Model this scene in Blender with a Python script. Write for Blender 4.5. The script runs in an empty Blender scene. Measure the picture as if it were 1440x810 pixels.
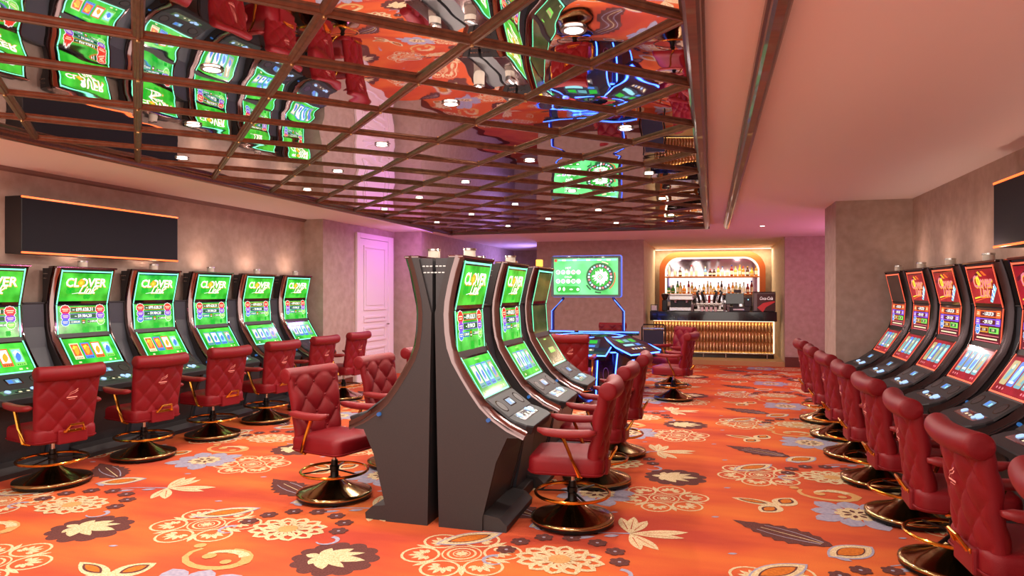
import bpy, bmesh, math, random
from mathutils import Vector, Matrix
random.seed(7)
PI = math.pi
rad = math.radians
SC = bpy.context.scene
COL = SC.collection

# ------------------------------------------------------------------ camera, world, exposure
EYE = 1.65
cam_d = bpy.data.cameras.new('camera')
cam_d.sensor_width = 36.0
cam_d.lens = 36.0 * 960 / 1440
cam_d.shift_y = 5 / 1440
cam_d.clip_start = 0.05
cam = bpy.data.objects.new('camera', cam_d)
COL.objects.link(cam)
cam.location = (0, 0, EYE)
cam.rotation_euler = (PI / 2, 0, math.radians(16.25))
SC.camera = cam

world = bpy.data.worlds.new('hall_light')
SC.world = world
world.use_nodes = True
bg = world.node_tree.nodes['Background']
bg.inputs[0].default_value = (1.0, 0.85, 0.77, 1)
bg.inputs[1].default_value = 1.9

SC.view_settings.view_transform = 'Standard'
SC.view_settings.look = 'None'
SC.view_settings.exposure = 0.45
SC.view_settings.gamma = 1.0
SC.view_settings.use_curve_mapping = False
SC.cycles.use_denoising = True
SC.cycles.max_bounces = 10
SC.cycles.diffuse_bounces = 5
SC.cycles.glossy_bounces = 5
SC.cycles.caustics_reflective = False
SC.cycles.caustics_refractive = False
SC.cycles.sample_clamp_indirect = 6.0
SC.cycles.blur_glossy = 0.5

DOWN_W = 8.5            # watts of each ceiling downlight
DOWN_COL = (1.0, 0.86, 0.76)


# ------------------------------------------------------------------ materials
def srgb(r, g, b):
    def f(c):
        c /= 255.0
        return c / 12.92 if c <= 0.04045 else ((c + 0.055) / 1.055) ** 2.4
    return (f(r), f(g), f(b), 1.0)


MATS = {}


def mat(name, col, rough=0.5, metal=0.0, emit=None, strength=0.0, coat=0.0, spec=0.5,
        noise=None, bump=None, trans=0.0, sheen=0.0):
    """noise=(scale, other_colour, detail, stretch)   bump=(scale, distance)"""
    if name in MATS:
        return MATS[name]
    m = bpy.data.materials.new(name)
    m.use_nodes = True
    nt = m.node_tree
    b = nt.nodes['Principled BSDF']
    b.inputs['Base Color'].default_value = col
    b.inputs['Roughness'].default_value = rough
    b.inputs['Metallic'].default_value = metal
    b.inputs['Coat Weight'].default_value = coat
    b.inputs['Specular IOR Level'].default_value = spec
    b.inputs['Transmission Weight'].default_value = trans
    b.inputs['Sheen Weight'].default_value = sheen
    if emit is not None:
        b.inputs['Emission Color'].default_value = emit
        b.inputs['Emission Strength'].default_value = strength
    if noise or bump:
        tc = nt.nodes.new('ShaderNodeTexCoord')
    if noise:
        sc, c2, det, st = noise
        mp = nt.nodes.new('ShaderNodeMapping')
        mp.inputs['Scale'].default_value = st
        nt.links.new(tc.outputs['Object'], mp.inputs['Vector'])
        nz = nt.nodes.new('ShaderNodeTexNoise')
        nz.inputs['Scale'].default_value = sc
        nz.inputs['Detail'].default_value = det
        nt.links.new(mp.outputs[0], nz.inputs['Vector'])
        rp = nt.nodes.new('ShaderNodeValToRGB')
        rp.color_ramp.elements[0].position = 0.32
        rp.color_ramp.elements[1].position = 0.68
        rp.color_ramp.elements[0].color = col
        rp.color_ramp.elements[1].color = c2
        nt.links.new(nz.outputs['Fac'], rp.inputs['Fac'])
        nt.links.new(rp.outputs['Color'], b.inputs['Base Color'])
        if emit is not None:
            nt.links.new(rp.outputs['Color'], b.inputs['Emission Color'])
    if bump:
        nb = nt.nodes.new('ShaderNodeTexNoise')
        nb.inputs['Scale'].default_value = bump[0]
        nb.inputs['Detail'].default_value = 3
        nt.links.new(tc.outputs['Object'], nb.inputs['Vector'])
        bp = nt.nodes.new('ShaderNodeBump')
        bp.inputs['Distance'].default_value = bump[1]
        bp.inputs['Strength'].default_value = 1.0
        nt.links.new(nb.outputs['Fac'], bp.inputs['Height'])
        nt.links.new(bp.outputs['Normal'], b.inputs['Normal'])
    MATS[name] = m
    return m


def glow(name, r, g, b, s=1.0, dark=0.02):
    c = srgb(r, g, b)
    return mat(name, (c[0] * dark, c[1] * dark, c[2] * dark, 1), 0.25, 0, c, s)


def carpet_mat():
    m = bpy.data.materials.new('carpet_orange')
    m.use_nodes = True
    nt = m.node_tree
    b = nt.nodes['Principled BSDF']
    b.inputs['Roughness'].default_value = 0.95
    b.inputs['Specular IOR Level'].default_value = 0.1
    tc = nt.nodes.new('ShaderNodeTexCoord')
    mp = nt.nodes.new('ShaderNodeMapping')
    mp.inputs['Scale'].default_value = (0.55, 1.6, 1)
    nt.links.new(tc.outputs['Object'], mp.inputs['Vector'])
    n1 = nt.nodes.new('ShaderNodeTexNoise')
    n1.inputs['Scale'].default_value = 1.1
    n1.inputs['Detail'].default_value = 4
    nt.links.new(mp.outputs[0], n1.inputs['Vector'])
    r1 = nt.nodes.new('ShaderNodeValToRGB')
    e = r1.color_ramp.elements
    e[0].position, e[0].color = 0.34, srgb(184, 50, 8)
    e[1].position, e[1].color = 0.74, srgb(230, 116, 26)
    k = e.new(0.5)
    k.color = srgb(212, 80, 14)
    nt.links.new(n1.outputs['Fac'], r1.inputs['Fac'])
    n2 = nt.nodes.new('ShaderNodeTexNoise')
    n2.inputs['Scale'].default_value = 160
    n2.inputs['Detail'].default_value = 2
    nt.links.new(tc.outputs['Object'], n2.inputs['Vector'])
    mx = nt.nodes.new('ShaderNodeMix')
    mx.data_type = 'RGBA'
    mx.blend_type = 'MULTIPLY'
    mx.inputs[0].default_value = 0.35
    nt.links.new(r1.outputs['Color'], mx.inputs[6])
    nt.links.new(n2.outputs['Fac'], mx.inputs[7])
    gm = nt.nodes.new('ShaderNodeBrightContrast')
    gm.inputs['Bright'].default_value = 0.03
    nt.links.new(mx.outputs[2], gm.inputs['Color'])
    nt.links.new(gm.outputs[0], b.inputs['Base Color'])
    bp = nt.nodes.new('ShaderNodeBump')
    bp.inputs['Distance'].default_value = 0.003
    nt.links.new(n2.outputs['Fac'], bp.inputs['Height'])
    nt.links.new(bp.outputs['Normal'], b.inputs['Normal'])
    MATS['carpet'] = m
    return m


def mirror_mat():
    m = bpy.data.materials.new('mirror_panel')
    m.use_nodes = True
    nt = m.node_tree
    b = nt.nodes['Principled BSDF']
    b.inputs['Base Color'].default_value = (0.80, 0.76, 0.77, 1)
    b.inputs['Metallic'].default_value = 1
    b.inputs['Roughness'].default_value = 0.015
    tc = nt.nodes.new('ShaderNodeTexCoord')
    nb = nt.nodes.new('ShaderNodeTexNoise')
    nb.inputs['Scale'].default_value = 2.3
    nb.inputs['Detail'].default_value = 0.5
    nt.links.new(tc.outputs['Object'], nb.inputs['Vector'])
    bp = nt.nodes.new('ShaderNodeBump')
    bp.inputs['Distance'].default_value = 0.007
    bp.inputs['Strength'].default_value = 0.7
    nt.links.new(nb.outputs['Fac'], bp.inputs['Height'])
    nt.links.new(bp.outputs['Normal'], b.inputs['Normal'])
    return m


M_CARPET = carpet_mat()
M_MIRROR = mirror_mat()
M_WALL = mat('wallpaper_taupe', srgb(176, 152, 140), 0.85, noise=(9, srgb(160, 136, 124), 6, (1, 1, 1)), bump=(180, 0.002))
M_WALLB = mat('wallpaper_bar', srgb(206, 188, 160), 0.7, noise=(9, srgb(192, 170, 140), 6, (1, 1, 1)), bump=(180, 0.002))
M_CEIL = mat('ceiling_paint', srgb(236, 226, 224), 0.9, bump=(60, 0.001))
M_WOOD = mat('dark_trim_wood', srgb(92, 56, 46), 0.32, coat=0.3, noise=(14, srgb(70, 42, 36), 5, (0.3, 4, 4)))
M_BAR = mat('bronze_grid', srgb(128, 92, 72), 0.36, 0.5, noise=(20, srgb(104, 72, 56), 4, (1, 1, 1)))
M_PIN = mat('brass_pin', srgb(190, 140, 90), 0.3, 1.0)
M_BASEB = mat('baseboard_brown', srgb(92, 40, 32), 0.45)
M_DOOR = mat('door_white', srgb(225, 205, 215), 0.5)
M_BLACK = mat('cabinet_black', srgb(42, 39, 41), 0.45, noise=(60, srgb(48, 45, 47), 2, (1, 1, 1)))
M_SIDE = mat('side_panel_charcoal', srgb(40, 35, 36), 0.55, noise=(120, srgb(46, 40, 40), 2, (1, 1, 1)))
M_FILL = mat('filler_charcoal', srgb(52, 54, 62), 0.42)
M_GLASS = mat('black_glass', srgb(12, 12, 14), 0.08, coat=0.6)
M_CHROME = mat('chrome_trim', srgb(140, 120, 118), 0.10, 1.0)
M_DKTRIM = mat('dark_trim_metal', srgb(62, 52, 54), 0.22, 0.8)
M_CONS = mat('console_grey', srgb(44, 44, 47), 0.5, spec=0.3)
M_PLATE = mat('button_plate', srgb(150, 150, 156), 0.22, 0.9)
M_RED = mat('red_leather', srgb(122, 15, 24), 0.45, spec=0.25, noise=(5, srgb(110, 14, 22), 3, (1, 1, 1)), bump=(320, 0.0012))
M_ARM = mat('arm_leather', srgb(126, 28, 32), 0.42, spec=0.35, bump=(320, 0.0012))
M_GOLD = mat('gold_metal', srgb(214, 150, 60), 0.16, 1.0)
M_BRONZE = mat('bronze_base', srgb(176, 152, 104), 0.15, 1.0)
M_BLK_METAL = mat('black_metal', srgb(30, 28, 26), 0.3, 0.6)
M_STEEL = mat('steel', srgb(190, 185, 180), 0.25, 1.0)
M_EMB = mat('emblem_thread', srgb(226, 150, 140), 0.6)
M_BEIGE = mat('topper_plastic', srgb(214, 200, 184), 0.4)


# ------------------------------------------------------------------ mesh helpers
def link(o, parent=None):
    COL.objects.link(o)
    if parent is not None:
        o.parent = parent
    return o


def bm_obj(name, bm, m, parent=None, smooth=False, recalc=True):
    if recalc:
        bmesh.ops.recalc_face_normals(bm, faces=bm.faces)
    me = bpy.data.meshes.new(name)
    bm.to_mesh(me)
    bm.free()
    for x in (m if isinstance(m, (list, tuple)) else [m]):
        me.materials.append(x)
    if smooth:
        for p in me.polygons:
            p.use_smooth = True
        if smooth != 'all':
            try:
                me.set_sharp_from_angle(angle=math.radians(40))
            except Exception:
                pass
    return link(bpy.data.objects.new(name, me), parent)


def tag(o, label=None, cat=None, group=None, kind=None):
    if label:
        o['label'] = label
    if cat:
        o['category'] = cat
    if group:
        o['group'] = group
    if kind:
        o['kind'] = kind
    return o


def empty(name, loc=(0, 0, 0), rz=0.0):
    o = bpy.data.objects.new(name, None)
    o.empty_display_size = 0.1
    o.location = loc
    o.rotation_euler = (0, 0, rz)
    COL.objects.link(o)
    return o


def copy_tree(o, parent=None):
    c = o.copy()
    COL.objects.link(c)
    c.parent = parent
    for ch in KIDS(o):
        copy_tree(ch, c)
    return c


def KIDS(o):
    return [x for x in o.children]


def abox(bm, x0, x1, y0, y1, z0, z1, bevel=0.0, mi=0):
    vs = [bm.verts.new((x, y, z)) for x in (x0, x1) for y in (y0, y1) for z in (z0, z1)]
    f = [(0, 1, 3, 2), (4, 6, 7, 5), (0, 4, 5, 1), (2, 3, 7, 6), (0, 2, 6, 4), (1, 5, 7, 3)]
    fs = [bm.faces.new([vs[i] for i in q]) for q in f]
    for q in fs:
        q.material_index = mi
    if bevel > 0:
        es = list({e for q in fs for e in q.edges})
        r = bmesh.ops.bevel(bm, geom=es, offset=bevel, segments=2, affect='EDGES', profile=0.5)
        for q in r['faces']:
            q.material_index = mi


def box(name, x0, x1, y0, y1, z0, z1, m, parent=None, bevel=0.0):
    bm = bmesh.new()
    abox(bm, x0, x1, y0, y1, z0, z1, bevel)
    return bm_obj(name, bm, m, parent)


def aprism(bm, pts, axis, a0, a1, mi=0):
    """extrude a 2D polygon along an axis. axis x: pts are (y,z); y: (x,z); z: (x,y)"""
    def P(p, a):
        return {'x': (a, p[0], p[1]), 'y': (p[0], a, p[1]), 'z': (p[0], p[1], a)}[axis]
    v0 = [bm.verts.new(P(p, a0)) for p in pts]
    v1 = [bm.verts.new(P(p, a1)) for p in pts]
    n = len(pts)
    fs = [bm.faces.new(v0), bm.faces.new(v1[::-1])]
    for i in range(n):
        fs.append(bm.faces.new([v0[i], v1[i], v1[(i + 1) % n], v0[(i + 1) % n]]))
    for f in fs:
        f.material_index = mi
    return fs


def alathe(bm, prof, seg=32, c=(0, 0, 0), axis='z', mi=0, cap=True):
    """prof: list of (r, h)"""
    rings = []
    for r, h in prof:
        ring = []
        for i in range(seg):
            a = 2 * PI * i / seg
            x, y = r * math.cos(a), r * math.sin(a)
            p = {'z': (x, y, h), 'x': (h, x, y), 'y': (x, h, y)}[axis]
            ring.append(bm.verts.new((p[0] + c[0], p[1] + c[1], p[2] + c[2])))
        rings.append(ring)
    fs = []
    for a, b in zip(rings, rings[1:]):
        for i in range(seg):
            fs.append(bm.faces.new([a[i], a[(i + 1) % seg], b[(i + 1) % seg], b[i]]))
    if cap:
        fs.append(bm.faces.new(rings[0][::-1]))
        fs.append(bm.faces.new(rings[-1]))
    for f in fs:
        f.material_index = mi


def atube(bm, pts, r, seg=8, closed=False, mi=0, flat=None):
    """tube along points; flat=(rx, ry) gives a flat bar section"""
    n = len(pts)
    pts = [Vector(p) for p in pts]
    rings = []
    for i, p in enumerate(pts):
        if closed:
            t = pts[(i + 1) % n] - pts[i - 1]
        else:
            t = pts[min(i + 1, n - 1)] - pts[max(i - 1, 0)]
        t.normalize()
        up = Vector((0, 0, 1)) if abs(t.z) < 0.9 else Vector((1, 0, 0))
        s = t.cross(up).normalized()
        w = s.cross(t).normalized()
        rx, ry = flat if flat else (r, r)
        rings.append([bm.verts.new(p + s * (rx * math.cos(2 * PI * k / seg + PI / seg)) + w * (ry * math.sin(2 * PI * k / seg + PI / seg)))
                      for k in range(seg)])
    fs = []
    rng = range(n) if closed else range(n - 1)
    for i in rng:
        a, b = rings[i], rings[(i + 1) % n]
        for k in range(seg):
            fs.append(bm.faces.new([a[k], a[(k + 1) % seg], b[(k + 1) % seg], b[k]]))
    if not closed:
        fs.append(bm.faces.new(rings[0][::-1]))
        fs.append(bm.faces.new(rings[-1]))
    for f in fs:
        f.material_index = mi


def tube(name, pts, r, m, parent=None, seg=8, closed=False, flat=None):
    bm = bmesh.new()
    atube(bm, pts, r, seg, closed, 0, flat)
    return bm_obj(name, bm, m, parent, smooth=True)


def circle_pts(cx, cy, r, n=16, ry=None, rot=0.0, a0=0.0):
    ry = r if ry is None else ry
    out = []
    for i in range(n):
        a = a0 + 2 * PI * i / n
        x, y = r * math.cos(a), ry * math.sin(a)
        out.append((cx + x * math.cos(rot) - y * math.sin(rot), cy + x * math.sin(rot) + y * math.cos(rot)))
    return out


def rect_pts(cx, cy, w, h):
    return [(cx - w / 2, cy - h / 2), (cx + w / 2, cy - h / 2), (cx + w / 2, cy + h / 2), (cx - w / 2, cy + h / 2)]


def rrect_pts(cx, cy, w, h, r, n=4):
    out = []
    for (sx, sy, a0) in ((1, 1, 0), (-1, 1, PI / 2), (-1, -1, PI), (1, -1, 1.5 * PI)):
        for i in range(n + 1):
            a = a0 + (PI / 2) * i / n
            out.append((cx + sx * (w / 2 - r) + r * math.cos(a), cy + sy * (h / 2 - r) + r * math.sin(a)))
    return out


def leaf_pts(x0, y0, x1, y1, w, n=8, skew=0.5):
    """pointed leaf from (x0,y0) to (x1,y1), full width w"""
    dx, dy = x1 - x0, y1 - y0
    L = math.hypot(dx, dy)
    ux, uy = dx / L, dy / L
    a, b = [], []
    for i in range(n + 1):
        t = i / n
        tt = t ** (math.log(0.5) / math.log(skew))
        h = w / 2 * math.sin(PI * tt) ** 0.8 if 0 < t < 1 else 0
        px, py = x0 + dx * t, y0 + dy * t
        a.append((px - uy * h, py + ux * h))
        if 0 < i < n:
            b.append((px + uy * h, py - ux * h))
    return a + b[::-1]


def flower_pts(cx, cy, r, petals, depth=0.25, n=6, rot=0.0, ry=None):
    ry = r if ry is None else ry
    out = []
    for i in range(petals * n):
        a = 2 * PI * i / (petals * n)
        k = 1 - depth * (1 - abs(math.sin(petals * a / 2)) ** 0.6)
        out.append((cx + r * k * math.cos(a + rot), cy + ry * k * math.sin(a + rot)))
    return out


def ring_quads(pts_out, pts_in):
    n = len(pts_out)
    return [[pts_out[i], pts_out[(i + 1) % n], pts_in[(i + 1) % n], pts_in[i]] for i in range(n)]


def stroke(pts, w, w1=None):
    """polygon quads along a polyline with tapering width"""
    w1 = w if w1 is None else w1
    n = len(pts)
    L, R = [], []
    for i, p in enumerate(pts):
        a = pts[max(i - 1, 0)]
        b = pts[min(i + 1, n - 1)]
        dx, dy = b[0] - a[0], b[1] - a[1]
        l = math.hypot(dx, dy) or 1
        h = (w + (w1 - w) * i / (n - 1)) / 2
        L.append((p[0] - dy / l * h, p[1] + dx / l * h))
        R.append((p[0] + dy / l * h, p[1] - dx / l * h))
    return [[L[i], L[i + 1], R[i + 1], R[i]] for i in range(n - 1)]


def decal(name, mapf, layers, parent=None):
    """layers: list of (polygon, material, lift)."""
    verts, faces, mis, ms = [], [], [], []
    for poly, m, off in layers:
        if m not in ms:
            ms.append(m)
        i0 = len(verts)
        verts += [mapf(a, b, off) for a, b in poly]
        faces.append(list(range(i0, i0 + len(poly))))
        mis.append(ms.index(m))
    me = bpy.data.meshes.new(name)
    me.from_pydata(verts, [], faces)
    for m in ms:
        me.materials.append(m)
    me.polygons.foreach_set('material_index', mis)
    me.update()
    return link(bpy.data.objects.new(name, me), parent)


_TXT = {}


def text_polys(s, size=1.0, shear=0.0, offset=0.0, wide=1.0):
    """triangles of a line of text, centred on the origin"""
    key = (s, shear, offset)
    if key not in _TXT:
        cu = bpy.data.curves.new('lettering', 'FONT')
        cu.body = s
        cu.size = 1.0
        cu.shear = shear
        cu.offset = offset
        cu.resolution_u = 2
        cu.align_x = 'CENTER'
        cu.align_y = 'CENTER'
        cu.fill_mode = 'FRONT'
        o = bpy.data.objects.new('lettering', cu)
        COL.objects.link(o)
        dg = bpy.context.evaluated_depsgraph_get()
        me = bpy.data.meshes.new_from_object(o.evaluated_get(dg))
        _TXT[key] = [[(me.vertices[i].co.x, me.vertices[i].co.y) for i in p.vertices] for p in me.polygons]
        bpy.data.objects.remove(o)
        bpy.data.curves.remove(cu)
        bpy.data.meshes.remove(me)
    return [[(x * size * wide, y * size) for x, y in p] for p in _TXT[key]]


def text_layers(s, m, off, cx, cy, size, shear=0.0, offset=0.0, wide=1.0, rot=0.0):
    c, si = math.cos(rot), math.sin(rot)
    return [([(cx + x * c - y * si, cy + x * si + y * c) for x, y in p], m, off) for p in text_polys(s, size, shear, offset, wide)]


def finish(root):
    return root


# ------------------------------------------------------------------ room shell
ZC = 2.85
ZM = 2.81


def struct(o):
    o['kind'] = 'structure'
    return o


floor = struct(box('floor', -7.5, 4.2, -2.0, 20.0, -0.1, 0.0, M_CARPET))
ceil = struct(box('ceiling', -7.5, 4.2, -2.0, 20.0, ZC, ZC + 0.1, M_CEIL))
struct(box('wall_left', -6.7, -6.5, -2.0, 9.95, 0, ZC, M_WALL))
bm = bmesh.new()
aprism(bm, [(-6.7, 9.95), (-6.15, 9.95), (-6.15, 12.6), (-5.56, 12.6), (-5.56, 19.3), (-4.04, 19.3), (-4.04, 19.6), (-6.7, 19.6)], 'z', 0, ZC)
struct(bm_obj('wall_left_alcove', bm, M_WALL))
bm = bmesh.new()
aprism(bm, [(-4.04, 16.0), (-1.5, 16.0), (-1.5, 16.12), (-4.04, 16.12)], 'z', 0, ZC)
struct(bm_obj('wall_back', bm, M_WALL))
struct(box('wall_back_corridor', -4.04, -3.9, 16.12, 19.6, 0, ZC, M_WALL))
struct(box('wall_back_right', 1.55, 4.2, 16.0, 16.12, 0, ZC, M_WALL))
struct(box('wall_bar_left', -1.62, -1.5, 16.12, 19.6, 0, ZC, M_WALLB))
struct(box('wall_bar_right', 1.55, 1.67, 16.12, 19.6, 0, ZC, M_WALLB))
struct(box('wall_bar_back', -1.62, 1.67, 19.6, 19.75, 0, ZC, M_WALLB))
struct(box('wall_right', 2.5, 2.7, -2.0, 10.0, 0, ZC, M_WALL))
struct(box('wall_pillar', 1.59, 2.7, 9.9, 10.8, 0, ZC, M_WALL))
struct(box('wall_right_far', 4.0, 4.2, 10.8, 16.0, 0, ZC, M_WALL))
struct(box('wall_right_return', 2.7, 4.2, 10.6, 10.8, 0, ZC, M_WALL))
# baseboards
struct(box('baseboard_left', -6.5, -6.48, -2.0, 9.95, 0, 0.13, M_BASEB))
struct(box('baseboard_alcove', -6.15, -6.13, 9.95, 10.9, 0, 0.13, M_BASEB))
struct(box('baseboard_corridor', -5.56, -5.54, 12.6, 19.3, 0, 0.13, M_BASEB))
struct(box('baseboard_back', -4.04, -1.5, 15.98, 16.0, 0, 0.13, M_BASEB))
struct(box('baseboard_back_right', 1.55, 4.0, 15.975, 16.0, 0, 0.22, M_BASEB))
struct(box('baseboard_pillar', 1.57, 1.59, 9.88, 10.8, 0, 0.13, M_BASEB))
# thin cornice on the left wall
bm = bmesh.new()
aprism(bm, [(-6.5, ZC), (-6.5, ZC - 0.045), (-6.47, ZC - 0.03), (-6.455, ZC)], 'y', -2.0, 9.95)
struct(bm_obj('trim_1', bm, mat('cornice', srgb(120, 92, 82), 0.6)))

# door on the left alcove wall, facing +X
DOOR = empty('door_1', (-6.15, 11.72, 0))
struct(DOOR)
box('door_leaf', 0.0, 0.035, -0.60, 0.52, 0, 2.62, M_DOOR, DOOR, 0.004)
box('architrave', 0.0, 0.05, -0.72, -0.605, 0, 2.72, M_DOOR, DOOR, 0.008)
box('architrave', 0.0, 0.05, 0.525, 0.74, 0, 2.72, M_DOOR, DOOR, 0.008)
box('architrave', 0.0, 0.05, -0.605, 0.525, 2.625, 2.72, M_DOOR, DOOR, 0.008)
for (z0, z1) in ((0.14, 0.62), (0.72, 1.00), (1.08, 1.20), (1.30, 2.5)):
    bm = bmesh.new()
    y0, y1, w = -0.47, 0.40, 0.045
    for (a, b, c, d) in ((y0, y1, z0, z0 + w), (y0, y1, z1 - w, z1), (y0, y0 + w, z0 + w, z1 - w), (y1 - w, y1, z0 + w, z1 - w)):
        abox(bm, 0.036, 0.054, a, b, c, d, 0.006)
    if z1 - z0 > 0.2:
        abox(bm, 0.036, 0.046, y0 + 0.09, y1 - 0.09, z0 + 0.09, z1 - 0.09, 0.004)
    bm_obj('panel_moulding', bm, M_DOOR, DOOR)
tube('handle', [(0.06, 0.44, 1.02), (0.10, 0.44, 1.02), (0.10, 0.34, 1.02)], 0.011, M_STEEL, DOOR)

# ------------------------------------------------------------------ mirrored coffered ceiling
S = 0.954
HALF = S / 2
XR = -0.105
XL = XR - 10 * HALF
YN = 2.97
Y0 = YN - 4 * S
Y1 = YN + 10 * S + HALF * 0
MC = struct(empty('ceiling_mirror', (0, 0, 0)))


def clip_poly(poly, ax, val, keep_gt):
    out = []
    n = len(poly)
    for i in range(n):
        a, b = poly[i], poly[(i + 1) % n]
        ia = (a[ax] >= val - 1e-9) if keep_gt else (a[ax] <= val + 1e-9)
        ib = (b[ax] >= val - 1e-9) if keep_gt else (b[ax] <= val + 1e-9)
        if ia:
            out.append(a)
        if ia != ib:
            t = (val - a[ax]) / (b[ax] - a[ax])
            out.append((a[0] + (b[0] - a[0]) * t, a[1] + (b[1] - a[1]) * t))
    return out


rng = random.Random(3)
PANEL_C = []
for i in range(0, 11):
    for j in range(-10, 24):
        cx = XR - HALF * i
        cy = YN + HALF * j
        if (i + j) % 2 == 0:
            continue
        poly = [(cx + HALF, cy), (cx, cy + HALF), (cx - HALF, cy), (cx, cy - HALF)]
        for ax, v, gt in ((0, XL, True), (0, XR, False), (1, Y0, True), (1, Y1, False)):
            poly = clip_poly(poly, ax, v, gt) if poly else poly
        q = []
        for p in poly:
            if not q or math.hypot(p[0] - q[-1][0], p[1] - q[-1][1]) > 1e-5:
                q.append(p)
        if len(q) > 2 and math.hypot(q[0][0] - q[-1][0], q[0][1] - q[-1][1]) < 1e-5:
            q.pop()
        if len(q) < 3:
            continue
        tx, ty = rng.gauss(0, 0.006), rng.gauss(0, 0.006)
        bm = bmesh.new()
        def zz(p, lift):
            return ZM + lift + (p[0] - cx) * tx + (p[1] - cy) * ty
        v0 = [bm.verts.new((p[0], p[1], zz(p, 0))) for p in q]
        v1 = [bm.verts.new((p[0], p[1], zz(p, 0.02))) for p in q]
        bm.faces.new(v0)
        bm.faces.new(v1[::-1])
        for k in range(len(q)):
            bm.faces.new([v0[k], v1[k], v1[(k + 1) % len(q)], v0[(k + 1) % len(q)]])
        bm_obj('mirror_panel', bm, M_MIRROR, MC)

# bars: X+Y = a  and  Y-X = b
REED = [(-0.026, 0.0), (-0.026, -0.010), (-0.019, -0.020), (-0.009, -0.021), (-0.006, -0.028), (0.006, -0.028), (0.009, -0.021), (0.019, -0.020), (0.026, -0.010), (0.026, 0.0)]


def grid_bar(p, q, dz):
    p, q = Vector((p[0], p[1], 0)), Vector((q[0], q[1], 0))
    d = (q - p).normalized()
    s = Vector((-d.y, d.x, 0))
    bm = bmesh.new()
    r0 = [bm.verts.new(p + s * u + Vector((0, 0, ZM + 0.004 + dz + w))) for u, w in REED]
    r1 = [bm.verts.new(q + s * u + Vector((0, 0, ZM + 0.004 + dz + w))) for u, w in REED]
    n = len(REED)
    bm.faces.new(r0)
    bm.faces.new(r1[::-1])
    for i in range(n):
        bm.faces.new([r0[i], r0[(i + 1) % n], r1[(i + 1) % n], r1[i]])
    bm_obj('grid_bar', bm, M_BAR, MC)


for fam in (1, -1):
    # fam 1: X + Y = a ; fam -1: Y - X = b
    base = YN + XR if fam == 1 else YN - XR
    for k in range(-16, 26):
        c = base + k * S
        pts = []
        for X in (XL, XR):
            Y = c - X if fam == 1 else c + X
            pts.append((X, Y))
        pts.sort(key=lambda p: p[1])
        (xa, ya), (xb, yb) = pts
        if yb <= Y0 + 0.05 or ya >= Y1 - 0.05:
            continue
        if ya < Y0:
            t = (Y0 - ya) / (yb - ya)
            xa, ya = xa + (xb - xa) * t, Y0
        if yb > Y1:
            t = (Y1 - ya) / (yb - ya)
            xb, yb = xa + (xb - xa) * t, Y1
        grid_bar((xa, ya), (xb, yb), 0.0 if fam == 1 else 0.0015)
bm = bmesh.new()
for i in range(1, 10):
    for j in range(-8, 21):
        if (i + j) % 2 == 0 and YN + HALF * j < Y1 - 0.1:
            alathe(bm, [(0.010, ZM - 0.032), (0.010, ZM - 0.02)], 8, (XR - HALF * i, YN + HALF * j, 0))
pins = bm_obj('joint_pin', bm, M_PIN, MC)
pins['kind'] = 'stuff'

# frame mouldings around the mirror field (trim_2..) and the second rib on the plain ceiling
FR = [(0.0, 0.0), (0.0, -0.045), (0.012, -0.06), (0.016, -0.082), (0.03, -0.095), (0.068, -0.095), (0.082, -0.085), (0.088, -0.06), (0.10, -0.045), (0.10, 0.0)]


def frame_y(name, x, sgn, y0, y1):
    bm = bmesh.new()
    aprism(bm, [(x + sgn * u, ZC + w) for u, w in FR], 'y', y0, y1)
    return struct(bm_obj(name, bm, M_WOOD))


frame_y('trim_2', XR - 0.02, 1, Y0 - 0.1, Y1 + 0.1)
frame_y('trim_3', XL + 0.02, -1, Y0 - 0.1, Y1 + 0.1)
frame_y('trim_4', 0.215, 1, Y0 - 0.1, Y1 + 0.1)
for nm, y, sg in (('trim_5', Y1 - 0.02, 1), ('trim_6', Y0 + 0.02, -1)):
    bm = bmesh.new()
    aprism(bm, [(y + sg * u, ZC + w) for u, w in FR], 'x', XL - 0.08, XR + 0.08)
    struct(bm_obj(nm, bm, M_WOOD))
# flat wood band outside the left frame
struct(box('trim_7', XL - 0.34, XL - 0.08, Y0 - 0.1, Y1 + 0.1, ZC - 0.022, ZC, M_WOOD))

# ------------------------------------------------------------------ carpet print
C_CREAM = mat('carpet_cream', srgb(226, 204, 166), 0.95, spec=0.1, noise=(110, srgb(186, 152, 108), 3, (1, 1, 1)))
C_TAN = mat('carpet_tan', srgb(206, 160, 104), 0.95, spec=0.1, noise=(120, srgb(200, 140, 84), 3, (1, 1, 1)))
C_BROWN = mat('carpet_brown', srgb(108, 64, 58), 0.95, spec=0.1, noise=(90, srgb(84, 48, 46), 3, (1, 1, 1)))
C_BLUE = mat('carpet_blue', srgb(168, 158, 172), 0.95, spec=0.1, noise=(40, srgb(146, 138, 158), 3, (1, 1, 1)))
C_OCHRE = mat('carpet_ochre', srgb(206, 116, 44), 0.95, spec=0.1, noise=(60, srgb(176, 92, 36), 3, (1, 1, 1)))
PX, PY = 1.925, 2.485


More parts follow.
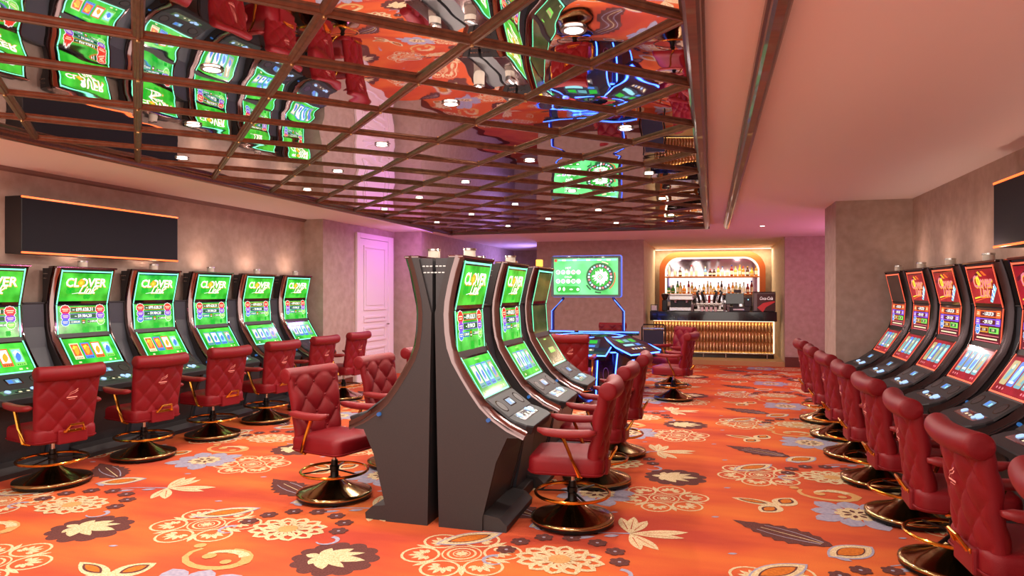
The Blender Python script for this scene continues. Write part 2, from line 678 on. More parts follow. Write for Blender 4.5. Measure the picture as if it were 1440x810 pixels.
def carpet_tile():
    L = []
    def add(poly, m, k):
        L.append((poly, m, k))
    def adds(polys, m, k):
        for p in polys:
            L.append((p, m, k))
    # --- dark oak leaf with cream veins
    cx, cy = -0.31, 6.23
    out = []
    n = 104
    for i in range(n):
        a = 2 * PI * i / n
        r = 0.275 * (0.84 + 0.16 * abs(math.sin(6 * a)) ** 0.6) * (1 + 0.10 * math.cos(a))
        out.append((cx - 0.02 + r * math.cos(a), cy + r * math.sin(a) * 0.98))
    add(out, C_BROWN, 1)
    for (ax, ay, w) in ((0.20, 0.02, 0.10), (0.04, 0.17, 0.09), (0.02, -0.17, 0.09), (0.14, 0.13, 0.07), (0.13, -0.11, 0.07), (-0.1, 0.14, 0.07), (-0.1, -0.13, 0.07), (-0.2, 0.0, 0.07)):
        add(leaf_pts(cx - 0.10, cy, cx + ax, cy + ay, w, 6), C_CREAM, 2)
    # --- mandalas
    for (mx, my, R) in ((-0.36, 5.57, 0.36), (0.42, 6.52, 0.38)):
        for (r0, r1) in ((0.34, 0.31), (0.25, 0.21), (0.15, 0.13)):
            adds(ring_quads(circle_pts(mx, my, R * r0, 24), circle_pts(mx, my, R * r1, 24)), C_CREAM, 1)
        for k in range(8):
            a = 2 * PI * k / 8 + 0.2
            add(leaf_pts(mx, my, mx + R * 0.12 * math.cos(a), my + R * 0.12 * math.sin(a), R * 0.06, 3), C_CREAM, 1)
        for k in range(6):
            a = 2 * PI * k / 6 + 0.35
            ox, oy = mx + R * 0.68 * math.cos(a), my + R * 0.68 * math.sin(a)
            adds(ring_quads(circle_pts(ox, oy, R * 0.33, 18), circle_pts(ox, oy, R * 0.285, 18)), C_CREAM, 1)
            for q in range(7):
                b = a + (q - 3) * 0.52
                add(leaf_pts(ox - R * 0.12 * math.cos(a) + R * 0.06 * math.cos(b), oy - R * 0.12 * math.sin(a) + R * 0.06 * math.sin(b),
                             ox - R * 0.10 * math.cos(a) + R * (0.31 - 0.03 * abs(q - 3)) * math.cos(b), oy - R * 0.10 * math.sin(a) + R * (0.31 - 0.03 * abs(q - 3)) * math.sin(b), R * 0.09, 4), C_CREAM, 1)
            c2 = a + PI / 6
            add(leaf_pts(mx + R * 0.5 * math.cos(c2), my + R * 0.5 * math.sin(c2), mx + R * 0.9 * math.cos(c2), my + R * 0.9 * math.sin(c2), R * 0.10, 4), C_CREAM, 1)
    # --- blue flower with cream heart
    cx, cy = 1.03, 5.56
    for k in range(9):
        a = 2 * PI * k / 9 + 0.25
        r = 0.36 if k % 2 else 0.31
        add(leaf_pts(cx + 0.05 * math.cos(a), cy + 0.05 * math.sin(a), cx + r * math.cos(a), cy + r * math.sin(a), 0.165, 7, 0.66), C_BLUE, 1)
    add(flower_pts(cx, cy, 0.15, 9, 0.2, 4), C_CREAM, 2)
    for k in range(7):
        a = 2 * PI * k / 7
        add(leaf_pts(cx + 0.03 * math.cos(a), cy + 0.03 * math.sin(a), cx + 0.10 * math.cos(a), cy + 0.10 * math.sin(a), 0.035, 4), C_BROWN, 3)
    # --- white lily with stem
    nx, ny = -0.53, 4.69
    for (ex, ey, w) in ((-0.63, 5.00, 0.085), (-0.54, 5.04, 0.085), (-0.44, 4.98, 0.085), (-0.15, 4.82, 0.10), (-0.17, 4.70, 0.08), (-0.32, 4.44, 0.09), (-0.43, 4.41, 0.08)):
        add(leaf_pts(nx, ny, ex, ey, w, 8, 0.55), C_CREAM, 1)
        mxx, myy = nx + (ex - nx) * 0.25, ny + (ey - ny) * 0.25
        adds(stroke([(mxx, myy), (nx + (ex - nx) * 0.85, ny + (ey - ny) * 0.85)], 0.008, 0.003), M_CARPET, 2)
    adds(stroke([(nx - 0.36, ny - 0.12), (nx - 0.25, ny - 0.06), (nx - 0.1, ny - 0.02), (nx, ny)], 0.010, 0.022), C_BLUE, 1)
    add(leaf_pts(nx - 0.36, ny - 0.20, nx - 0.22, ny - 0.12, 0.05, 4), C_BLUE, 1)
    # --- dark feather leaf
    x0, y0, x1, y1 = 0.15, 5.18, 0.76, 4.82
    dx, dy = x1 - x0, y1 - y0
    l = math.hypot(dx, dy)
    ux, uy = dx / l, dy / l
    up, dn = [], []
    for i in range(17):
        t = i / 16
        h = 0.17 * math.sin(PI * t ** 1.3) ** 0.8 * (1 + (0.16 if i % 2 else -0.10)) if 0 < t < 1 else 0
        up.append((x0 + dx * t - uy * h * 0.8, y0 + dy * t + ux * h * 0.8))
        if 0 < t < 1:
            dn.append((x0 + dx * t + uy * h * 0.9, y0 + dy * t - ux * h * 0.9))
    add(up + dn[::-1], C_BROWN, 1)
    for sgn in (-1, 0, 1):
        adds(stroke([(x0 + dx * t - uy * sgn * 0.07 * math.sin(PI * t), y0 + dy * t + ux * sgn * 0.07 * math.sin(PI * t)) for t in (0.3, 0.45, 0.6, 0.75, 0.9)], 0.006, 0.010), C_BLUE if sgn else C_CREAM, 2)
    # --- round leaf
    add(leaf_pts(0.70, 4.62, 1.00, 4.88, 0.23, 10), C_BLUE, 1)
    add(leaf_pts(0.715, 4.635, 0.985, 4.868, 0.20, 10), C_CREAM, 2)
    add(leaf_pts(0.755, 4.665, 0.945, 4.832, 0.135, 8), C_BROWN, 3)
    add(leaf_pts(0.765, 4.675, 0.935, 4.822, 0.118, 8), C_OCHRE, 4)
    # --- eye leaf over the big mandala
    add(leaf_pts(0.20, 6.62, 0.56, 6.94, 0.20, 10), C_BLUE, 3)
    add(leaf_pts(0.215, 6.635, 0.545, 6.925, 0.175, 10), C_CREAM, 4)
    add(leaf_pts(0.26, 6.675, 0.50, 6.885, 0.12, 8), C_BROWN, 5)
    add(leaf_pts(0.275, 6.69, 0.485, 6.87, 0.10, 8), C_OCHRE, 6)
    # --- lotus with florets
    cx, cy = 1.03, 6.60
    for ring, (n, r, w) in enumerate(((12, 0.27, 0.12), (9, 0.19, 0.10))):
        for k in range(n):
            a = PI * (k - 0.5) / (n - 2) if ring == 0 else 2 * PI * k / n
            a = 2 * PI * k / n
            ex, ey = cx + r * 1.05 * math.cos(a), cy + r * 0.85 * math.sin(a)
            adds(ring_quads(leaf_pts(cx + 0.04 * math.cos(a), cy + 0.04 * math.sin(a), ex, ey, w, 7, 0.66),
                            leaf_pts(cx + 0.07 * math.cos(a), cy + 0.07 * math.sin(a), cx + (r - 0.035) * 1.05 * math.cos(a), cy + (r - 0.035) * 0.85 * math.sin(a), w * 0.45, 7, 0.66)), C_CREAM, 2 + ring)
    add(circle_pts(cx, cy, 0.07, 10), C_TAN, 5)
    for k in range(7):
        a = PI * (0.0 + k / 6.0)
        fx, fy = cx + 0.36 * math.cos(a), cy + 0.06 + 0.32 * math.sin(a)
        add(flower_pts(fx, fy, 0.068, 6, 0.22, 3), C_BROWN, 3)
        add(circle_pts(fx, fy, 0.012, 6), C_BLUE, 4)
    for sg in (-1, 1):
        arc = [(cx + sg * (0.38 + 0.07 * math.sin(t)), cy - 0.05 - 0.07 * (1 - math.cos(t))) for t in [q * 0.5 for q in range(9)]]
        adds(stroke(arc, 0.035, 0.012), C_BLUE, 2)
        add(leaf_pts(cx + sg * 0.2, cy + 0.47, cx + sg * 0.30, cy + 0.52, 0.05, 4), C_BLUE, 2)
    # --- paisley swirl
    cx, cy = 0.95, 6.04
    arc = [(cx + (0.27 - 0.012 * t) * math.cos(2.6 + t * 0.42), cy + (0.19 - 0.006 * t) * math.sin(2.6 + t * 0.42)) for t in range(14)]
    adds(stroke(arc, 0.03, 0.085), C_TAN, 1)
    arc = [(cx + 0.13 * math.cos(0.4 + t * 0.5), cy + 0.02 + 0.085 * math.sin(0.4 + t * 0.5)) for t in range(8)]
    adds(stroke(arc, 0.07, 0.02), C_CREAM, 2)
    for (ox, oy, r) in ((-0.10, 0.0, 0.045), (0.06, -0.05, 0.035), (0.17, -0.02, 0.04), (-0.28, 0.13, 0.04)):
        add(circle_pts(cx + ox, cy + oy, r, 9), C_TAN, 3)
    # --- butterfly leaves
    nx, ny = 0.50, 5.62
    for (ex, ey, w) in ((0.16, 5.74, 0.13), (0.62, 5.86, 0.19), (0.36, 5.42, 0.18)):
        add(leaf_pts(nx, ny, ex, ey, w, 8, 0.45), C_CREAM, 1)
        f = 0.22
        add(leaf_pts(nx + (ex - nx) * f, ny + (ey - ny) * f, nx + (ex - nx) * 0.86, ny + (ey - ny) * 0.86, w * 0.62, 7), C_BROWN, 2)
        add(leaf_pts(nx + (ex - nx) * (f + 0.07), ny + (ey - ny) * (f + 0.07), nx + (ex - nx) * 0.79, ny + (ey - ny) * 0.79, w * 0.42, 7), C_OCHRE, 3)
    # --- scattered specks
    for (sx, sy) in ((0.10, 6.0), (-0.72, 6.7), (0.0, 5.2), (1.2, 5.1), (0.1, 4.5)):
        add(leaf_pts(sx, sy, sx + 0.06, sy + 0.02, 0.03, 4), C_BLUE, 1)
    return L


TILE = sorted(carpet_tile(), key=lambda q: q[2])
layers = []
for ti in range(-3, 2):
    for tj in range(-2, 5):
        ox, oy = ti * PX, tj * PY
        for qi, (poly, m, k) in enumerate(TILE):
            ax, ay = poly[0][0] + ox, poly[0][1] + oy
            if ay < 0.8 or ay > 15.9 or ax < -6.4 or ax > 3.9:
                continue
            layers.append(([(x + ox, y + oy) for x, y in poly], m, 0.0004 + 0.000004 * qi))
cp = decal('carpet_print', lambda a, b, o: (a, b, o), layers, floor)
cp['kind'] = 'stuff'
del layers

# ------------------------------------------------------------------ downlights
M_LENS = glow('downlight_lens', 255, 236, 215, 9.0)
M_RING = mat('downlight_ring', srgb(170, 160, 155), 0.3, 0.8)


def make_downlight(name='ceiling_downlight'):
    r = empty(name)
    bm = bmesh.new()
    alathe(bm, [(0.042, -0.004), (0.056, -0.005), (0.058, 0.0), (0.04, 0.0)], 24, cap=False)
    bm_obj('bezel', bm, M_RING, r, smooth=True)
    bm = bmesh.new()
    alathe(bm, [(0.0425, -0.003), (0.0425, -0.001)], 20)
    bm_obj('lens', bm, M_LENS, r)
    return r


down_proto = make_downlight()
first = True
ORD = ['first', 'second', 'third', 'fourth', 'fifth', 'sixth', 'seventh', 'eighth', 'ninth', 'tenth', 'eleventh', 'twelfth',
       'thirteenth', 'fourteenth', 'fifteenth', 'sixteenth', 'seventeenth', 'eighteenth', 'nineteenth', 'twentieth']
TENS = {20: 'twenty', 30: 'thirty', 40: 'forty'}


def ordinal(n):
    """0-based"""
    if n < 20:
        return ORD[n]
    t = ((n + 1) // 10) * 10
    u = (n + 1) - t
    return TENS[t] + '-' + ORD[u - 1] if u else TENS[t].replace('y', 'ieth')


LD = bpy.data.lights.new('downlight', 'AREA')
LD.shape = 'DISK'
LD.size = 0.08
LD.energy = DOWN_W
LD.color = DOWN_COL
LD.spread = math.radians(180)
cols = ['closest to the right-hand frame', 'second column from the right-hand frame', 'middle column', 'second column from the left-hand frame', 'closest to the left-hand frame']
for i in range(5):
    n = 0
    for j in range(-2, 6):
        x = XR - HALF - S * i
        y = YN + (S if i % 2 else 0) + 2 * S * j
        if y < Y0 + 0.3 or y > Y1 - 0.3:
            continue
        o = down_proto if first else copy_tree(down_proto)
        first = False
        o.location = (x, y, ZM - 0.005)
        tag(o, 'recessed downlight in mirror ceiling, %s, %s from the camera' % (cols[i], ordinal(n)), 'downlight', 'downlights in the mirror ceiling')
        lo = bpy.data.objects.new('lamp', LD)
        COL.objects.link(lo)
        lo.parent = o
        lo.location = (0, 0, -0.012)
        n += 1

LF = bpy.data.lights.new('back_wall_fill', 'AREA')  # added lamps, hidden behind the mirror frame, to brighten the back wall
LF.shape = 'DISK'
LF.size = 0.10
LF.energy = 17
LF.color = (1.0, 0.74, 0.70)
for i, x in enumerate((-3.3, -1.2, 0.9)):
    o = copy_tree(down_proto)
    for ch in list(o.children):
        if ch.type == 'LIGHT':
            bpy.data.objects.remove(ch)
    o.location = (x, 13.25, ZC - 0.001)
    tag(o, 'added unseen fill downlight before the back wall, %s from the left' % ordinal(i), 'downlight', 'added fill lights before the back wall')
    lo = bpy.data.objects.new('lamp', LF)
    COL.objects.link(lo)
    lo.parent = o
    lo.location = (0, 0, -0.012)

# ------------------------------------------------------------------ slot machines
W2 = 0.36
FRONT = [(0.210, 1.89), (0.175, 1.78), (0.150, 1.68), (0.128, 1.57), (0.122, 1.49), (0.128, 1.37), (0.143, 1.27), (0.175, 1.18), (0.235, 1.08), (0.30, 0.98), (0.37, 0.885), (0.45, 0.81), (0.55, 0.745), (0.665, 0.695)]
CAP_OFF = 0.055


def facet(p0, p1):
    """map (a=right, b=up along the facet from its middle, lift) -> local point. p0 lower, p1 upper (p,z)"""
    mp, mz = (p0[0] + p1[0]) / 2, (p0[1] + p1[1]) / 2
    dp, dz = p1[0] - p0[0], p1[1] - p0[1]
    l = math.hypot(dp, dz)
    tp, tz = dp / l, dz / l
    npv, nz = tz, -tp      # outward
    def f(a, b, o):
        return (a, -(mp + tp * b + npv * o), mz + tz * b + nz * o)
    return f, l


F_TOP, L_TOP = facet((0.130, 1.525), (0.204, 1.865))
F_MID, L_MID = facet((0.147, 1.205), (0.127, 1.510))
F_LOW, L_LOW = facet((0.345, 0.905), (0.172, 1.180))
F_CON, L_CON = facet((0.520, 0.775), (0.362, 0.890))
F_DECK, L_DECK = facet((0.690, 0.710), (0.500, 0.775))

M_LED_G = glow('led_mint', 120, 255, 190, 1.7)
M_LED_R = glow('led_red', 255, 92, 62, 1.5)


def screen_mat(name, base, bright, scale, strength, dark=None):
    m = bpy.data.materials.new(name)
    m.use_nodes = True
    nt = m.node_tree
    b = nt.nodes['Principled BSDF']
    b.inputs['Base Color'].default_value = (0.01, 0.01, 0.01, 1)
    b.inputs['Roughness'].default_value = 0.12
    tc = nt.nodes.new('ShaderNodeTexCoord')
    nz = nt.nodes.new('ShaderNodeTexNoise')
    nz.inputs['Scale'].default_value = scale
    nz.inputs['Detail'].default_value = 2.5
    nt.links.new(tc.outputs['Object'], nz.inputs['Vector'])
    rp = nt.nodes.new('ShaderNodeValToRGB')
    rp.color_ramp.elements[0].position = 0.36
    rp.color_ramp.elements[1].position = 0.72
    rp.color_ramp.elements[0].color = base
    rp.color_ramp.elements[1].color = bright
    nt.links.new(nz.outputs['Fac'], rp.inputs['Fac'])
    nt.links.new(rp.outputs['Color'], b.inputs['Emission Color'])
    b.inputs['Emission Strength'].default_value = strength
    return m


M_SCR_G = screen_mat('screen_green', srgb(10, 150, 22), srgb(90, 235, 76), 4.5, 1.1)
M_SCR_G2 = screen_mat('screen_green_mid', srgb(10, 150, 28), srgb(120, 238, 106), 6, 1.1)
M_SCR_R = screen_mat('screen_red', srgb(120, 8, 22), srgb(190, 30, 50), 4, 0.9)
M_SCR_R2 = screen_mat('screen_maroon', srgb(60, 10, 26), srgb(120, 20, 40), 5, 0.8)
M_SCR_DUSK = screen_mat('screen_attract', srgb(40, 62, 30), srgb(110, 120, 60), 3, 0.55)
M_SCR_OFF = screen_mat('screen_dim', srgb(46, 26, 22), srgb(70, 40, 34), 2, 0.5)
G_WHITE = glow('glow_white', 250, 255, 245, 1.25)
G_GOLD = glow('glow_gold', 240, 170, 40, 1.0)
G_ORANGE = glow('glow_orange', 232, 96, 34, 1.0)
G_RED = glow('glow_red', 226, 56, 34, 1.0)
G_PINK = glow('glow_pink', 232, 120, 130, 1.0)
G_PURPLE = glow('glow_purple', 128, 78, 214, 1.0)
G_BLUE = glow('glow_blue', 70, 130, 230, 1.0)
G_CYAN = glow('glow_cyan', 150, 225, 235, 1.0)
G_LIME = glow('glow_lime', 130, 225, 90, 1.0)
G_DKGREEN = glow('glow_dark_green', 8, 92, 40, 1.0)
G_MIDGREEN = glow('glow_mid_green', 20, 175, 40, 1.0)
G_YELLOW = glow('glow_yellow', 230, 215, 60, 1.0)
G_CREAM = glow('glow_cream', 245, 225, 180, 1.0)
G_MAROON = glow('glow_maroon', 84, 14, 30, 1.0)
G_TEAL = glow('glow_teal', 96, 170, 180, 0.9)
G_SAND = glow('glow_sand', 190, 175, 120, 0.9)
G_BTN = glow('button_blue_white', 170, 205, 255, 1.0)
G_DISP = glow('console_display', 110, 150, 180, 0.8)
G_AMBER = glow('amber_beacon', 255, 170, 50, 2.2)


def clover(cx, cy, r, m, off):
    out = []
    for k in range(4):
        a = PI / 4 + k * PI / 2
        out.append((circle_pts(cx + r * 0.5 * math.cos(a), cy + r * 0.5 * math.sin(a), r * 0.5, 10), m, off))
    return out


def chip(cx, cy, r, m, off):
    return [(flower_pts(cx, cy, r, 10, 0.12, 3, ry=r * 0.86), G_WHITE, off), (flower_pts(cx, cy, r * 0.92, 10, 0.12, 3, ry=r * 0.79), m, off + 0.0004),
            (rect_pts(cx, cy + r * 0.12, r * 1.2, r * 0.14), G_CREAM, off + 0.0008), (rect_pts(cx, cy - r * 0.16, r * 0.9, r * 0.12), G_CREAM, off + 0.0008)]


OFF = 0.002


CEIL_FILL = bpy.data.lights.new('ceiling_fill', 'AREA')  # added uplight on each topper to brighten the ceiling
CEIL_FILL.shape = 'DISK'
CEIL_FILL.size = 0.08
CEIL_FILL.energy = 1.6
CEIL_FILL.color = (1.0, 0.66, 0.50)


def slot_machine(kind, variant, yellow_topper=False):
    """kind: 'green' / 'red'. variant changes the symbols shown"""
    t = empty('slot_machine')
    led = M_LED_G if kind == 'green' else M_LED_R
    # body core between the sides
    core = [(max(p - 0.012, 0.0), z) for p, z in FRONT[:-2]] + [(0.50, 0.74), (0.60, 0.70), (0.60, 0.655), (0.52, 0.655), (0.44, 0.48), (0.39, 0.28), (0.345, 0.09), (0.345, 0.0), (0.03, 0.0), (0.0, 1.5), (0.10, 1.885)]
    bm = bmesh.new()
    aprism(bm, [(-p, z) for p, z in core], 'x', -0.322, 0.322)
    bm_obj('cabinet', bm, M_BLACK, t)
    # two side panels
    cap = [(p - CAP_OFF, z) for p, z in FRONT[:-1]] + [(0.615, 0.672), (0.60, 0.655), (0.53, 0.652), (0.45, 0.48), (0.40, 0.28), (0.352, 0.09), (0.352, 0.0), (0.03, 0.0), (0.0, 1.5), (0.10, 1.89)]
    for s in (-1, 1):
        bm = bmesh.new()
        aprism(bm, [(-p, z) for p, z in cap], 'x', s * 0.3225, s * W2)
        bm_obj('side_panel', bm, M_SIDE, t)
        # chrome bevel strip
        bm = bmesh.new()
        rings = []
        for i, (p, z) in enumerate(FRONT):
            a = FRONT[max(i - 1, 0)]
            b = FRONT[min(i + 1, len(FRONT) - 1)]
            dp, dz = b[0] - a[0], b[1] - a[1]
            l = math.hypot(dp, dz)
            n_p, n_z = -dz / l, dp / l          # outward (towards the player)
            po, zo = p - n_p * CAP_OFF, z - n_z * CAP_OFF
            rings.append([bm.verts.new((s * (W2 + 0.003), -(po), zo)), bm.verts.new((s * (W2 + 0.001), -(po + n_p * 0.018), zo + n_z * 0.018)), bm.verts.new((s * 0.328, -(p + n_p * 0.004), z + n_z * 0.004)),
                          bm.verts.new((s * 0.318, -(p + n_p * 0.002), z + n_z * 0.002)), bm.verts.new((s * 0.318, -(po), zo))])
        for a, b in zip(rings, rings[1:]):
            for k in range(5):
                bm.faces.new([a[k], a[(k + 1) % 5], b[(k + 1) % 5], b[k]])
        bm.faces.new(rings[0])
        bm.faces.new(rings[-1][::-1])
        bm_obj('chrome_trim', bm, M_CHROME if kind == 'green' else M_DKTRIM, t, smooth=True)
    # chrome top edge
    box('top_trim', -W2, W2, -0.212, -0.098, 1.885, 1.905, M_CHROME, t, 0.006)
    # black glass face
    for nm, F, L in (('top_bezel', F_TOP, L_TOP), ('middle_bezel', F_MID, L_MID), ('lower_bezel', F_LOW, L_LOW)):
        decal(nm, F, [(rect_pts(0, 0, 0.634, L + 0.004), M_GLASS, 0.0)], t)
    # led lines down both edges and across
    lay = []
    e = 0.297
    for s in (-1, 1):
        for F, L in ((F_TOP, L_TOP), (F_MID, L_MID), (F_LOW, L_LOW)):
            lay.append((F, rect_pts(s * e, 0, 0.014, L + 0.008)))
    lay.append((F_TOP, rect_pts(0, L_TOP / 2 - 0.008, 0.60, 0.014)))
    lay.append((F_LOW, rect_pts(0, -L_LOW / 2 + 0.004, 0.60, 0.014)))
    vs, fs = [], []
    for F, poly in lay:
        i0 = len(vs)
        vs += [F(a, b, 0.003) for a, b in poly]
        fs.append(list(range(i0, i0 + 4)))
    me = bpy.data.meshes.new('led_strip')
    me.from_pydata(vs, [], fs)
    me.materials.append(led)
    link(bpy.data.objects.new('led_strip', me), t)

    def screen(nm, F, w, h, m):
        bm = bmesh.new()
        a = [bm.verts.new(F(x, y, 0.0004)) for x, y in rect_pts(0, 0, w, h)]
        b = [bm.verts.new(F(x, y, OFF)) for x, y in rect_pts(0, 0, w, h)]
        bm.faces.new(a[::-1])
        bm.faces.new(b)
        for i in range(4):
            bm.faces.new([a[i], a[(i + 1) % 4], b[(i + 1) % 4], b[i]])
        return bm_obj(nm, bm, m, t)

    w = 0.566
    o1 = OFF + 0.0006
    if kind == 'green':
        mt = {0: M_SCR_G, 1: M_SCR_G, 2: M_SCR_DUSK}[variant if variant == 2 else 0]
        st = screen('top_screen', F_TOP, w, L_TOP - 0.055, mt)
        sm = screen('middle_screen', F_MID, w, L_MID - 0.014, M_SCR_G2 if variant != 2 else M_SCR_DUSK)
        sl = screen('lower_screen', F_LOW, w, L_LOW - 0.03, M_SCR_G if variant != 2 else M_SCR_DUSK)
        if variant != 2:
            ly = clover(0.03, -0.085, 0.05, G_MIDGREEN, o1) + clover(-0.17, -0.02, 0.06, G_MIDGREEN, o1)
            ly += text_layers('CLOVER', G_GOLD, o1 + 0.0005, 0.003, 0.040, 0.125, 0, 0.045, 1.02)
            ly += text_layers('CLOVER', G_WHITE, o1 + 0.001, 0, 0.045, 0.125, 0, 0.022, 1.02)
            ly += [(flower_pts(-0.062, 0.046, 0.042, 4, 0.25, 6, PI / 4), G_GOLD, o1 + 0.0016)] + clover(-0.062, 0.046, 0.022, G_YELLOW, o1 + 0.002)
            ly += text_layers('Link', G_GOLD, o1 + 0.0005, 0.018, -0.035, 0.115, 0.45, 0.03)
            ly += text_layers('Link', G_WHITE, o1 + 0.001, 0.015, -0.031, 0.115, 0.45, 0.008)
            ly += [(q, G_WHITE, o1 + 0.001) for q in stroke([(-0.15, -0.068), (-0.08, -0.06), (0.05, -0.066), (0.12, -0.058)], 0.003, 0.010)]
            ly += clover(0.135, -0.005, 0.02, G_CREAM, o1 + 0.001)
            decal('title_lettering', F_TOP, ly, st)
            ly = clover(0.02, -0.115, 0.05, G_MIDGREEN, o1) + clover(0.18, -0.10, 0.03, G_MIDGREEN, o1)
            for (yy, c, num, col) in ((0.105, G_RED, '~ 699.628,31', G_ORANGE), (0.038, G_PURPLE, '~ 59.984,20', G_PURPLE)):
                ly += [(rect_pts(0, yy, 0.40, 0.050), col, o1), (rect_pts(0, yy, 0.39, 0.040), G_DKGREEN, o1 + 0.0004)]
                ly += text_layers(num, G_WHITE, o1 + 0.0008, 0, yy, 0.047 if num[2] == '6' else 0.042, 0, 0.02, 1.0)
                for s in (-1, 1):
                    ly += chip(s * 0.205, yy, 0.062 if c is G_RED else 0.055, c, o1 + 0.001)
            yy = -0.022
            for s, c, num in ((-1, G_BLUE, '~ 12.000,00'), (1, G_LIME, '~ 2.000,00')):
                ly += [(rect_pts(s * 0.115, yy, 0.15, 0.036), c, o1), (rect_pts(s * 0.115, yy, 0.142, 0.028), G_DKGREEN, o1 + 0.0004)]
                ly += text_layers(num, G_WHITE, o1 + 0.0008, s * 0.108, yy, 0.027, 0, 0.015)
                ly += chip(s * 0.21, yy, 0.050, c, o1 + 0.001)
            ly += [(rrect_pts(0, yy, 0.040, 0.044, 0.008, 2), G_MAROON, o1 + 0.0005), (rect_pts(0, yy + 0.012, 0.03, 0.01), G_GOLD, o1 + 0.001), (rect_pts(0, yy - 0.008, 0.025, 0.01), G_WHITE, o1 + 0.001)]
            decal('jackpot_display', F_MID, ly, sm)
        cards = {0: [(G_CREAM, G_ORANGE), (G_BLUE, G_ORANGE), (G_ORANGE, G_WHITE), (G_LIME, G_CYAN)],
                 1: [(G_TEAL, G_CREAM), (G_BLUE, G_WHITE), (G_BLUE, G_CYAN), (G_TEAL, G_SAND)],
                 2: [(G_LIME, G_SAND)]}[variant]
        ly = []
        for i, (ca, cb) in enumerate(cards):
            cx = -0.185 + 0.123 * i if variant != 2 else 0.02
            wd = 0.104 if variant != 2 else 0.22
            ly += [(rect_pts(cx, 0.0, wd, 0.185 if variant != 2 else 0.06), ca, o1), (rect_pts(cx, 0.012, wd * 0.8, 0.135 if variant != 2 else 0.03), cb, o1 + 0.0004)]
            if variant != 2:
                ly += [(flower_pts(cx, 0.035, 0.034, 5, 0.3, 4, i * 0.7), G_YELLOW if cb is G_ORANGE else G_WHITE, o1 + 0.0008), (leaf_pts(cx - 0.012, -0.05, cx + 0.016, 0.05, 0.05, 6), G_GOLD if cb in (G_ORANGE, G_WHITE) and variant == 0 else G_BLUE, o1 + 0.0010)]
                ly += [(circle_pts(cx - 0.03 + 0.02 * q, -0.080, 0.007, 6), G_DKGREEN, o1 + 0.0008) for q in range(4)]
        ly += [(rect_pts(-0.02, L_LOW / 2 - 0.035, 0.10, 0.014), G_LIME, o1)]
        ly += [(rect_pts(-0.20 + 0.36 * q, -L_LOW / 2 + 0.035, 0.03, 0.016), G_CREAM, o1) for q in range(2)] + [(circle_pts(0.22, -L_LOW / 2 + 0.035, 0.009, 8), G_CREAM, o1)]
        decal('reel_symbols', F_LOW, ly, sl)
    else:
        st = screen('top_screen', F_TOP, w, L_TOP - 0.055, M_SCR_R if variant != 2 else M_SCR_OFF)
        sm = screen('middle_screen', F_MID, w, L_MID - 0.014, M_SCR_R2)
        sl = screen('lower_screen', F_LOW, w, L_LOW - 0.03, M_SCR_R)
        if variant != 2:
            ly = [([(-0.26, 0.06), (-0.05, 0.13), (0.06, 0.14), (-0.26, 0.03)], G_MAROON, o1), ([(0.00, 0.13), (0.05, 0.13), (0.13, 0.09), (0.07, 0.09)], G_ORANGE, o1 + 0.0003), ([(-0.08, 0.12), (-0.04, 0.13), (0.03, 0.085), (-0.02, 0.085)], G_GOLD, o1 + 0.0003)]
            ly += text_layers('Clover', G_GOLD, o1 + 0.0005, 0.003, 0.032, 0.145, 0.12, 0.045, 1.02)
            ly += text_layers('Clover', G_PINK, o1 + 0.001, 0, 0.036, 0.145, 0.12, 0.024, 1.02)
            ly += [(circle_pts(-0.085, 0.045, 0.042, 12), G_YELLOW, o1 + 0.0016)] + clover(-0.085, 0.045, 0.022, G_GOLD, o1 + 0.002)
            ly += text_layers('Link', G_GOLD, o1 + 0.0005, -0.007, -0.056, 0.125, 0.4, 0.04)
            ly += text_layers('Link', G_PINK, o1 + 0.001, -0.01, -0.052, 0.125, 0.4, 0.020)
            ly += [([(0.08, -0.13), (0.24, 0.02), (0.27, -0.02), (0.12, -0.14)], G_CYAN, o1 + 0.0012)]
            ly += [([(0.10, -0.115), (0.235, 0.01), (0.25, -0.015), (0.13, -0.125)], G_BLUE, o1 + 0.0014)]
            ly += [(rect_pts(0.18, -0.06, 0.02, 0.05), G_WHITE, o1 + 0.0017), (rect_pts(0.14, -0.10, 0.02, 0.03), G_WHITE, o1 + 0.0017), (rect_pts(0.22, -0.02, 0.02, 0.04), G_WHITE, o1 + 0.0017)]
            ly += [([(-0.25, -0.10), (0.05, -0.07), (0.05, -0.08), (-0.25, -0.112)], G_YELLOW, o1), ([(-0.25, -0.125), (0.05, -0.09), (0.05, -0.095), (-0.25, -0.135)], G_ORANGE, o1)]
            decal('title_lettering', F_TOP, ly, st)
        ly = []
        for (yy, c, num) in ((0.105, G_ORANGE, '~ 1.670.237,24'), (0.038, G_PURPLE, '~ 259.110,29')):
            ly += [(rect_pts(0, yy, 0.42, 0.055), c, o1), (rect_pts(0, yy, 0.36, 0.038), G_MAROON, o1 + 0.0004)]
            ly += text_layers(num, G_WHITE, o1 + 0.0008, 0, yy, 0.040, 0, 0.02, 0.95)
            for s in (-1, 1):
                ly += [(rrect_pts(s * 0.215, yy, 0.10, 0.062, 0.012, 2), c, o1 + 0.001), (rect_pts(s * 0.215, yy - 0.006, 0.06, 0.008), G_CREAM, o1 + 0.0014), (rect_pts(s * 0.215, yy + 0.010, 0.05, 0.008), G_CREAM, o1 + 0.0014)]
        yy = -0.028
        ly += [(rect_pts(-0.07, yy, 0.18, 0.044), G_GOLD, o1), (rect_pts(-0.07, yy, 0.165, 0.030), G_MAROON, o1 + 0.0004), (rect_pts(0.14, yy, 0.20, 0.048), G_LIME, o1), (rect_pts(0.125, yy, 0.14, 0.030), G_DKGREEN, o1 + 0.0004)]
